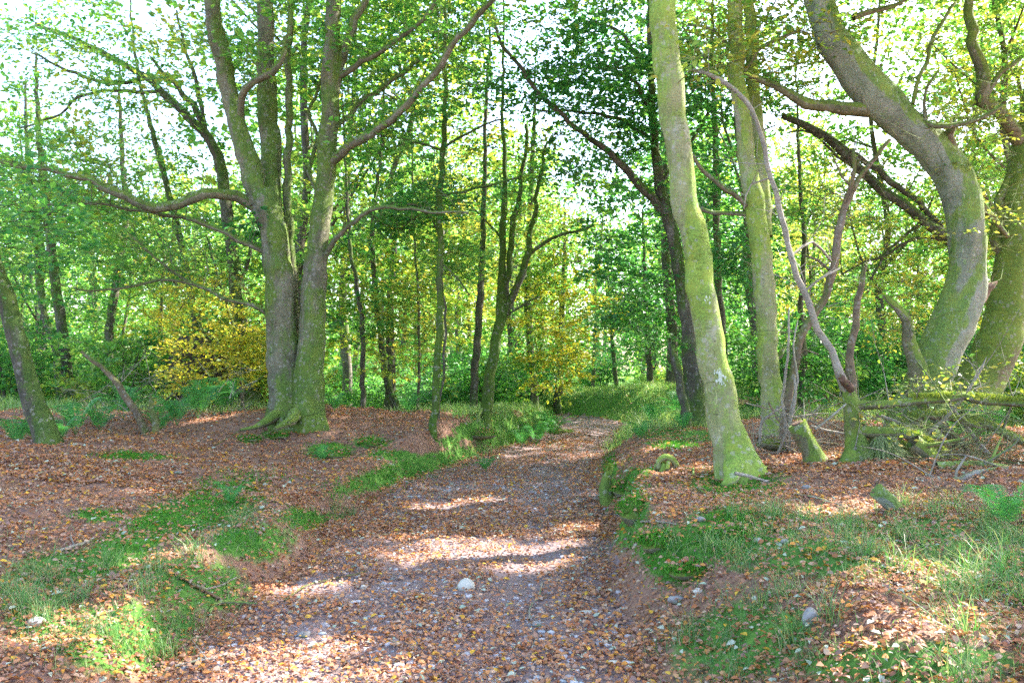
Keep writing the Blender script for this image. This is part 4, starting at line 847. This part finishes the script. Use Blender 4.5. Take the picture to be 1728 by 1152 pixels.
log('green mossy log lying right behind the leaning trunk', [(1280, 744, 7), (1300, 750, 7), (1320, 756, 6)], 9.6, 'bark_moss', fz=400, free=False)
log('pale stick lying against the foot of the leaning trunk', [(1240, 798, 3), (1262, 803, 3), (1292, 812, 2)], 6.9, 'wood_bare', 'fallen_stick', 'stick', free=False)
def brush(lab, px0, px1, py0, py1, Y0, Y1, n, mat, tilt=.5):
    x = CX + 0; y = Y0 + (Y1 - Y0) * R.random(n); px = px0 + (px1 - px0) * R.random(n); py = py0 + (py1 - py0) * R.random(n)
    A = np.array([P(a, b, c) for a, b, c in zip(px, py, y)]); A[:, 2] = np.maximum(A[:, 2], zt(A[:, 0], A[:, 1]) + .02)
    mb = MB(); d = R.normal(0, 1, (n, 3)) * [1, .5, tilt]; d /= np.linalg.norm(d, axis=1)[:, None]
    L = (.3 + .8 * R.random(n))[:, None]; q = [A - d * L * .5]; 
    for k in range(5): d = d + R.normal(0, .16, (n, 3)) + [0, 0, -.03]; q.append(q[-1] + d * L * .22)
    for w_ in q: w_[:, 2] = np.maximum(w_[:, 2], zt(w_[:, 0], w_[:, 1]) + .01)
    r0 = .003 + .008 * R.random(n) ** 2
    for k in range(5): sticks(mb, q[k], q[k + 1], r0 * (1 - k * .17), r0 * (1 - (k + 1) * .17))
    for k in (1, 2, 3): e = q[k] + (d + R.normal(0, .7, (n, 3))) * L * .25; sticks(mb, q[k], e, r0 * .5, .0012)
    tag(mb.build('brushwood', M[mat], None, A[0]), lab, 'brushwood', kind='stuff')
brush('tangle of thin pale dead branches right of the broken tree', 1480, 1720, 660, 830, 8.0, 9.8, 120, 'bark_grey')
brush('tangle of grey sticks round the foot of the double trunk', 1270, 1420, 690, 760, 8.8, 10.2, 60, 'wood_bare')
brush('brown brushwood lying low by the fallen mossy logs', 1540, 1720, 770, 845, 7.2, 8.4, 60, 'wood_dead', .25)
brush('whitish dead twigs behind the reddish dead stem', 140, 420, 620, 730, 12.4, 14.5, 90, 'wood_bare')
for i_, (pts_, Y_, lab_) in enumerate([
    ([(1500, 735, 7), (1540, 705, 6), (1590, 700, 5), (1650, 720, 3)], 8.8, 'mossy crooked limb just under the low limb of the broken tree'),
    ([(1465, 760, 6), (1500, 748, 6), (1560, 772, 6), (1600, 800, 5), (1640, 812, 3)], 8.5, 'mossy bent limb between the broken tree and the crossing logs'),
    ([(1530, 660, 4), (1560, 690, 5), (1600, 730, 5), (1630, 770, 4)], 9.3, 'thin mossy limb hanging before the swan-neck beech foot'),
    ([(1620, 700, 5), (1660, 715, 5), (1725, 745, 5)], 9.2, 'mossy limb running off the right edge below the level one'),
    ([(1520, 810, 6), (1570, 826, 7), (1640, 818, 6), (1700, 808, 5)], 7.9, 'lowest mossy limb lying on leaves at the right'),
    ([(1560, 735, 3), (1600, 700, 3), (1640, 650, 2.5), (1660, 610, 1.5)], 8.6, 'thin stick rising steeply before the broad edge trunk'),
    ([(1480, 700, 3), (1530, 720, 3.5), (1590, 765, 3), (1650, 800, 2)], 8.7, 'thin grey stick slanting through the mossy limbs')]):
    log(lab_, pts_, Y_, 'bark_moss' if i_ < 5 else 'wood_bare', 'fallen_limb' if i_ < 5 else 'fallen_stick', 'limb' if i_ < 5 else 'stick', fz=900 if i_ < 5 else 0, twigs=6)
GS = 'twigs dropped on path and banks'
def ground_stick(lab, pts, mat, name='fallen_twig', tw=2):
    p = []; r = []
    for a, b, c in pts: g = G(a, b); r.append(c * .6 * g[1] / F); p.append(g + [0, 0, r[-1] * .9 + .012])
    p = np.array(p); root = empty(name, p[0], lab, 'twig', GS); mb = MB(); q, rr = tube(mb, p, r, 7, 0, .2, 0, 2, .05, wob=.006)
    for k in range(tw):
        i = R.integers(1, max(2, len(q) - 1)); d = np.array([R.normal(), R.normal() * .8, .15]); d /= np.linalg.norm(d); e = q[i] + d * (.05 + .1 * R.random()); tube(mb, [q[i], e], [rr[i] * .6, .001], 5, 0)
    mb.build('wood', M[mat], root, p[0])
ground_stick('thin grey twig pointing up the path right of the cream stone', [(893, 1050, 3), (896, 1030, 3), (910, 1010, 2.5), (916, 985, 2)], 'wood_bare')
ground_stick('brown stick lying in grass at the left path edge', [(305, 980, 5), (340, 1002, 5), (378, 1022, 4)], 'wood_dead')
ground_stick('pale straight twig crossing the brown stick in the left grass', [(345, 1003, 3), (372, 993, 3), (398, 982, 2)], 'wood_bare')
ground_stick('dark forked stick end on the left of the path', [(352, 1042, 5), (372, 1024, 5), (440, 1024, 2)], 'bark_grey')
ground_stick('long thin twig lying across the left side of the path', [(480, 1018, 2.5), (520, 992, 2.5), (570, 980, 2.5), (620, 968, 2)], 'wood_dead', tw=4)
ground_stick('short stick near the bottom left of the path', [(295, 1130, 4), (330, 1124, 4), (368, 1116, 3)], 'wood_bare')
ground_stick('grey twig on the mossy face of the right bank', [(1082, 888, 3), (1110, 886, 3), (1142, 890, 2)], 'wood_bare')
ground_stick('curved dark twig in the grass by the upright mossy stone', [(1384, 1090, 4), (1394, 1072, 3.5), (1402, 1058, 3)], 'wood_dead')
ground_stick('pale stick on the left bank near the moss band', [(100, 934, 4), (125, 926, 4), (150, 922, 4)], 'wood_bare')
ground_stick('thin dark root curving below the leaning trunk', [(1170, 795, 3), (1172, 815, 3), (1182, 830, 3), (1200, 840, 2)], 'bark_grey')
ground_stick('pale twig in the leaves right of the leaning trunk', [(1345, 838, 3), (1385, 846, 3), (1425, 858, 2)], 'wood_bare')
ground_stick('short twig at the foot of the gravelly path', [(897, 1100, 2.5), (903, 1088, 2.5), (905, 1075, 2)], 'wood_bare')

# root plate of an overturned tree
def root_plate():
    g = np.array([(335 - CX) / F * 15.6, 15.6, gz((335 - CX) / F * 15.6, 15.6)])
    root = empty('root_plate', g, 'dark earthy root plate of an overturned tree under the golden leaves', 'root plate')
    v, f = rock_verts(5, 4); v = v * [.66, .3, .75]; v *= (1 + .25 * (fbm(v[:, 0] * 5 + 9, v[:, 2] * 5 + v[:, 1] * 3, 3) - .5))[:, None]
    mb = MB(); mb.add(v + g + [0, 0, .62], f); mb.build('earth', M['earth'], root, g)
    for k in range(22):
        mb = MB(); a = R.random() * 6.28; d = np.array([math.cos(a), -.5 * R.random(), math.sin(a)]); s = g + [0, 0, .6] + d * [.45, .3, .5]
        tube(mb, [s, s + d * .25 + R.normal(0, .05, 3), s + d * (.45 + .3 * R.random()) + R.normal(0, .12, 3)], [.03, .015, .004], 6, 0, step=.08)
        mb.build('root', M['bark_dark'], root, g)
root_plate()

# ---------------------------------------------------------------- ferns
def frond(mb, L, rise, yaw, seed, w=.3):
    n = 15; t = np.linspace(0, 1, n); d = np.array([math.cos(yaw), math.sin(yaw), 0]); s = np.array([-d[1], d[0], 0])
    c = d[None] * (t * L)[:, None] + np.array([0, 0, 1.0])[None] * (rise * L * (2.0 * t - 1.5 * t * t))[:, None]
    sticks(mb, c[:-1], c[1:], .003, .002, 0)
    pos, ax, nr, ln = [], [], [], []
    tan = np.gradient(c, axis=0); tan /= np.linalg.norm(tan, axis=1)[:, None]
    for i in range(2, n):
        pl = L * w * math.sin(math.pi * min(1, .15 + .85 * t[i])) * (1.1 - .45 * t[i]) + .012
        for sg in (-1, 1):
            da = s * sg * .92 + tan[i] * .45 + [0, 0, -.12]; up = np.cross(tan[i], s * sg) * sg; m = 6
            for k in range(m):
                q = (k + .5) / m
                for s2 in (-1, 1):
                    pos.append(c[i] + da * pl * q); a2 = np.cross(up, da) * s2 + da * .8; ax.append(a2); nr.append(up + R.normal(0, .12, 3)); ln.append(pl * .34 * (1.05 - q * .75))
    ln = np.array(ln); leaves(mb, np.array(pos), np.array(ax), np.array(nr), ln, ln * .5, 1)
def fern_proto(n, L, sd):
    mbs = []
    for k in range(n): mb = MB(); frond(mb, L * (.75 + .4 * R.random()), .95 + .7 * R.random(), k * 6.283 / n + R.normal(0, .25), sd + k); mbs.append(mb.mesh('frond', [M['fern'], M['fern']]))
    return mbs
FP = [fern_proto(8, .62, 1), fern_proto(7, .5, 20), fern_proto(6, .3, 50)]
def fern(px, py, kind, lab, group='ferns', sc_=1.0, Yv=None, name='fern'):
    g = G(px, py) if Yv is None else np.array([(px - CX) / F * Yv, Yv, gz((px - CX) / F * Yv, Yv)])
    e = empty(name, g, lab, 'fern', group); e.scale = (sc_ * .8,) * 3; e.rotation_euler = (0, 0, R.random() * 6.28)
    for me in FP[kind]: o = bpy.data.objects.new('frond', me); COL.objects.link(o); o.parent = e
fern(390, 852, 2, 'small bright fern alone on the mossy left bank', sc_=.9)
for a, b, k, s, yv, lab in [(335, 735, 0, 1.2, 12.6, 'large teal-green fern left of the twin beech foot'), (300, 740, 1, 1.2, 12.2, 'fern right beside the reddish dead stem'), (375, 728, 0, 1.1, 13.2, 'fern between the large teal fern and the twin beech'), (270, 748, 1, 1.0, 11.8, 'low fern at the foot of the reddish dead stem'),
    (130, 752, 0, 1.0, 11.4, 'pale fern just right of the leaning edge trunk'), (60, 752, 1, 1.0, 10.6, 'fern covering the foot of the leaning edge trunk'), (100, 756, 1, .9, 10.7, 'small fern right at the foot of the leaning edge trunk'), (170, 745, 1, 1.1, 12, 'pale fern left of the reddish dead stem'), (30, 756, 1, 1.0, 10.4, 'fern at the left edge in front of the leaning trunk'), (210, 735, 0, 1, 13, 'fern behind the reddish dead stem'),
    (690, 700, 1, 1, 15, 'fern behind the lone mossy sapling'), (565, 722, 2, 1.3, 13.4, 'small fern right of the twin beech foot'), (546, 775, 2, .9, 10.9, 'tiny fern on the dark moss cushion of the left bank'), (930, 700, 0, 1.2, 17.5, 'fern on the left side of the path bend'), (905, 705, 0, 1.0, 16.5, 'fern at the foot of the drooping beech'),
    (880, 712, 1, 1.0, 15.8, 'fern right of the three-stemmed tree'), (1152, 732, 1, .7, 12.5, 'small fern at the mossy foot of the dark beech'), (1100, 732, 0, .8, 14, 'fern on the right verge of the path'), (1140, 715, 0, .9, 15.5, 'fern on the verge left of the dark beech'), (1080, 740, 2, 1.2, 12.4, 'small fern at the right path edge'),
    (1030, 785, 2, .8, 9.3, 'fern sprig on the small bank-edge stump'), (1650, 745, 0, 1.2, 9.6, 'teal fern behind the fallen sticks at right'), (1610, 735, 1, 1.1, 10.2, 'fern behind the low limb of the broken tree'), (1690, 900, 1, .8, 5.2, 'bright fern at the right edge of the bank'), (820, 740, 2, 1.1, 12.2, 'fern beside the mossy hummock on the left verge')]:
    fern(a, b, k, lab, sc_=s, Yv=yv)

# mossy hummocks on the left bank
def hummock(px, py, wpx, hpx, lab):
    g = G(px, py); s = g[1] / F; v, f = rock_verts(int(px), 3); v = v * [wpx * s / 2, wpx * s / 2.4, hpx * s * .34]
    root = empty('mossy_hummock', g, lab, 'hummock', 'dark mossy hummocks'); mb = MB(); mb.add(v + g, f); mb.build('mound', M['bark_moss'], root, g)
    mb = MB(); k = R.integers(0, len(v), 2200); q = v[k] + R.normal(0, .015, (2200, 3)); q = q[q[:, 2] > 0] + g; blades(mb, q, R.normal(0, .7, (len(q), 3)) * [1, 1, 0], .02 + .025 * R.random(len(q)), .008, 0); q = q[:int(40 + 130 * wpx * s)]; q = q + np.array([0, 0, .025]); c = len(q); leaves(mb, q, rnd_unit_xy(c), R.normal(0, .5, (c, 3)) + [0, -.3, 1], .03 + .02 * R.random(c), .028, 1, True); mb.build('moss', [M['moss'], M['litter']], root, g)
for a in [(805, 735, 60, 24, 'large dark mossy hummock left of the path near the fork tree'), (560, 768, 56, 18, 'dark mossy hummock on the leaves right of the twin beech'), (422, 742, 36, 10, 'low mossy hummock left of the twin beech roots'), (880, 722, 60, 18, 'long green hummock on the left verge of the path'), (945, 730, 44, 14, 'rounded green hummock where the path bends'), (628, 750, 40, 12, 'small mossy hummock left of the lone sapling'), (470, 737, 36, 12, 'mossy hummock right in front of the twin beech'),
    (1072, 868, 62, 60, 'steep mossy hummock overhanging the right edge of the path'), (1108, 920, 60, 46, 'bright mossy hummock low on the right bank by the path'), (1165, 965, 70, 34, 'flat mossy hummock at the foot of the right bank'), (1050, 830, 36, 40, 'dark mossy hummock below the ferny stump'), (1225, 905, 80, 26, 'broad moss cushion on top of the right bank')]: hummock(*a)

# ---------------------------------------------------------------- woodland behind: prototypes, then copies
def proto(name, H, r0, leaf, nT, per, L, low=1.5, wide=2.2, seed=0, barkm='bark_far', spread=.55):
    root = empty(name, (0, 0, 0)); lean = R.normal(0, .35, 2); n = 8; t = np.linspace(0, 1, n)
    p = np.stack([lean[0] * t * 2 + R.normal(0, .28, n) * t, lean[1] * t * 2 + R.normal(0, .28, n) * t, -.3 + t * H], 1); mb = MB()
    q, rr = tube(mb, p, r0 * (1 - .8 * t), 10, 0, .15, .5, seed, .5); nodes = [q]; nr = [rr]
    for k in range(7):
        i = int(len(q) * (.25 + .65 * R.random())); i = min(i, len(q) - 2); a = R.random() * 6.28; l = wide * (.5 + .6 * R.random())
        d = np.array([math.cos(a), math.sin(a), .5 + .7 * R.random()]); e1 = q[i] + d * l * .5; e2 = e1 + (d + [0, 0, .3] + R.normal(0, .25, 3)) * l * .5
        a_, b_ = tube(mb, [q[i], e1, e2], [rr[i] * .5, rr[i] * .35, .012], 6, 0, .1, 0, k, .4); nodes.append(a_); nr.append(b_)
    mb.build('trunk', M[barkm], root)
    N = np.vstack(nodes); Q = np.concatenate(nr); z = low + (H * 1.02 - low) * R.random(nT) ** .9; w_ = wide * (.45 + .55 * np.sin(np.pi * np.clip((z - low) / (H - low) * .85 + .1, 0, 1))); a = R.random(nT) * 6.28; d = w_ * np.sqrt(R.random(nT))
    T = np.stack([np.cos(a) * d + np.interp(z, p[:, 2], p[:, 0]), np.sin(a) * d + np.interp(z, p[:, 2], p[:, 1]), z], 1)
    mb = MB(); crown(mb, N[len(N) // 8:], Q[len(N) // 8:], T, 1, 0, per=per, L=L, spread=spread); mb.build('crown', [M[barkm], M[leaf]], root); return root
def shrub_proto(H, W_, leaf, nT, per, L):
    root = empty('shrub', (0, 0, 0)); mb = MB(); nodes = []
    for k in range(6):
        a = k * 1.05 + R.random(); e = np.array([math.cos(a) * W_ * .5, math.sin(a) * W_ * .5, H * (.6 + .3 * R.random())]); q, r = tube(mb, [np.array([math.cos(a) * .08, math.sin(a) * .08, -.15]), e * [.4, .4, .5], e], [.025, .018, .006], 5, 0, .1, 0, k, .2); nodes.append(q)
    mb.build('stem', M['bark_far'], root); N = np.vstack(nodes); T = ell(nT, (0, 0, H * .52), (W_, W_, H * .52)); T = T[T[:, 2] > .05]
    mb = MB(); crown(mb, N, np.full(len(N), .01), T, 1, 0, per=per, L=L, spread=.38); mb.build('crown', [M['bark_far'], M[leaf]], root); return root
PR = [proto('woodland_tree', 13, .16, 'leaf_green', 200, 46, .15, 1.6, 2.4, 1), proto('woodland_tree', 12, .13, 'leaf_lime', 184, 42, .15, 2.0, 2.3, 2), proto('woodland_tree', 14, .18, 'leaf_dark', 208, 46, .15, 1.4, 2.4, 3),
      proto('woodland_tree', 11, .12, 'leaf_mixed', 176, 42, .14, 1.8, 2.3, 4), proto('woodland_tree', 12.5, .15, 'leaf_lime', 104, 40, .15, 3.5, 2.6, 5)]
SH = [shrub_proto(1.9, 1.1, 'leaf_green', 80, 50, 0.094), shrub_proto(2.3, 1.2, 'leaf_dark', 90, 50, 0.100), shrub_proto(1.5, .9, 'leaf_lime', 60, 46, 0.094), shrub_proto(2.0, 1.1, 'leaf_mixed', 70, 46, 0.094)]
def kids(o): return [c for c in list(COL.objects) if c.parent == o]
PK = {o.name: kids(o) for o in PR + SH}
used = set()
def place(o, x, y, s, rz, lab, cat, group):
    if o.name in used:
        c = o.copy(); COL.objects.link(c)
        for k in PK[o.name]: q = k.copy(); COL.objects.link(q); q.parent = c
    else: c = o; used.add(o.name)
    c.location = (x, y, gz(x, y) - .02); c.rotation_euler = (0, 0, rz); c.scale = (s,) * 3; tag(c, lab, cat, group); return c
KIND = ['bushy green', 'yellow-green', 'deep green', 'russet-tinged', 'light and airy']
def zone(x, y):
    px = CX + F * x / y
    if px < 470: return 'in the wood left of the twin beech'
    if px < 800: return 'in the wood between the twin beech and the fork tree'
    if px < 1160: return 'in the wood around the far end of the path'
    return 'in the wood behind the right-hand trunks'
def woods():
    pts = []; tries = 0
    while len(pts) < 72 and tries < 6000:
        tries += 1; y = 18 + 32 * R.random() ** 1.1; x = (R.random() * 2 - 1) * (3 + .74 * y); s = x - float(pcx(y))
        px_ = CX + F * x / y
        if (abs(s) < 2.4 and y < 34) or (930 < px_ < 1130 and y < 42): continue
        if any(math.hypot(x - a, y - b) < 2.1 for a, b in pts): continue
        pts.append((x, y))
    for x, y in pts:
        px = CX + F * x / y; u = R.random()
        if px < 470: k = R.choice([0, 1, 4, 2, 3], p=[.26, .28, .28, .10, .08])
        elif px < 980: k = R.choice([0, 1, 3, 4, 1, 4])
        elif px < 1250: k = R.choice([0, 2, 2, 0])
        else: k = R.choice([0, 1, 3, 4])
        place(PR[k], x, y, (.8 + .4 * R.random()) * (.66 if px < 420 else .95 if px > 1330 else 1), R.random() * 6.28, f'{KIND[k]} tree {zone(x, y)}', 'tree', f'{KIND[k]} trees {zone(x, y)}')
    pts = []; tries = 0; SK = ['green', 'dark glossy', 'pale lime', 'russet-tinged']
    while len(pts) < 120 and tries < 6000:
        tries += 1; y = 15.5 + 22 * R.random() ** 1.1; x = (R.random() * 2 - 1) * (2 + .7 * y); s = x - float(pcx(y))
        if s > -2.2 and s < 3.6 and y < (26 if s > 0 else 24): continue
        if 930 < CX + F * x / y < 1150 and y < 34: continue
        if 540 < CX + F * x / y < 1010 and y < 20.5: continue
        if any(math.hypot(x - a, y - b) < 1.1 for a, b in pts): continue
        pts.append((x, y))
    for x, y in pts:
        k = R.choice([0, 1, 2, 3], p=[.30, .46, .14, .10]); k = 0 if (k == 1 and x < -4) else k; place(SH[k], x, y, .6 + .6 * R.random(), R.random() * 6.28, f'{SK[k]} shrub {zone(x, y).replace("in the wood", "on the wood floor")}', 'shrub', f'{SK[k]} shrubs {zone(x, y)}')
woods()
def far_wood():
    mb = MB()
    for (n, y0, y1, L, zt_, mi) in ((70000, 50, 62, .30, 13, 1), (50000, 60, 85, .42, 15, 2)):
        m = 900; cx_ = (R.random(m) * 2 - 1) * 62; cy_ = y0 + (y1 - y0) * R.random(m); cz = zt_ * R.random(m) ** 1.1; i = R.integers(0, m, n)
        pos = np.stack([cx_[i], cy_[i], cz[i]], 1) + R.normal(0, 1, (n, 3)) * [1.3, 1.3, .5]; pos[:, 2] += zt(pos[:, 0], pos[:, 1])
        leaves(mb, pos, R.normal(0, 1, (n, 3)), R.normal(0, .6, (n, 3)) + [0, 0, 1], L, L * .75, mi)
    for k in range(130):
        x = (R.random() * 2 - 1) * 60; y = 50 + 30 * R.random(); z = gz(x, y); tube(mb, [[x, y, z - .3], [x + R.normal(0, .4), y, z + 6], [x + R.normal(0, .9), y, z + 14]], [.2, .15, .06], 6, 0)
    tag(mb.build('far_woodland', [M['bark_far'], M['leaf_green'], M['leaf_lime']]), 'mass of distant green woodland closing the view', 'woodland', kind='stuff')
far_wood()
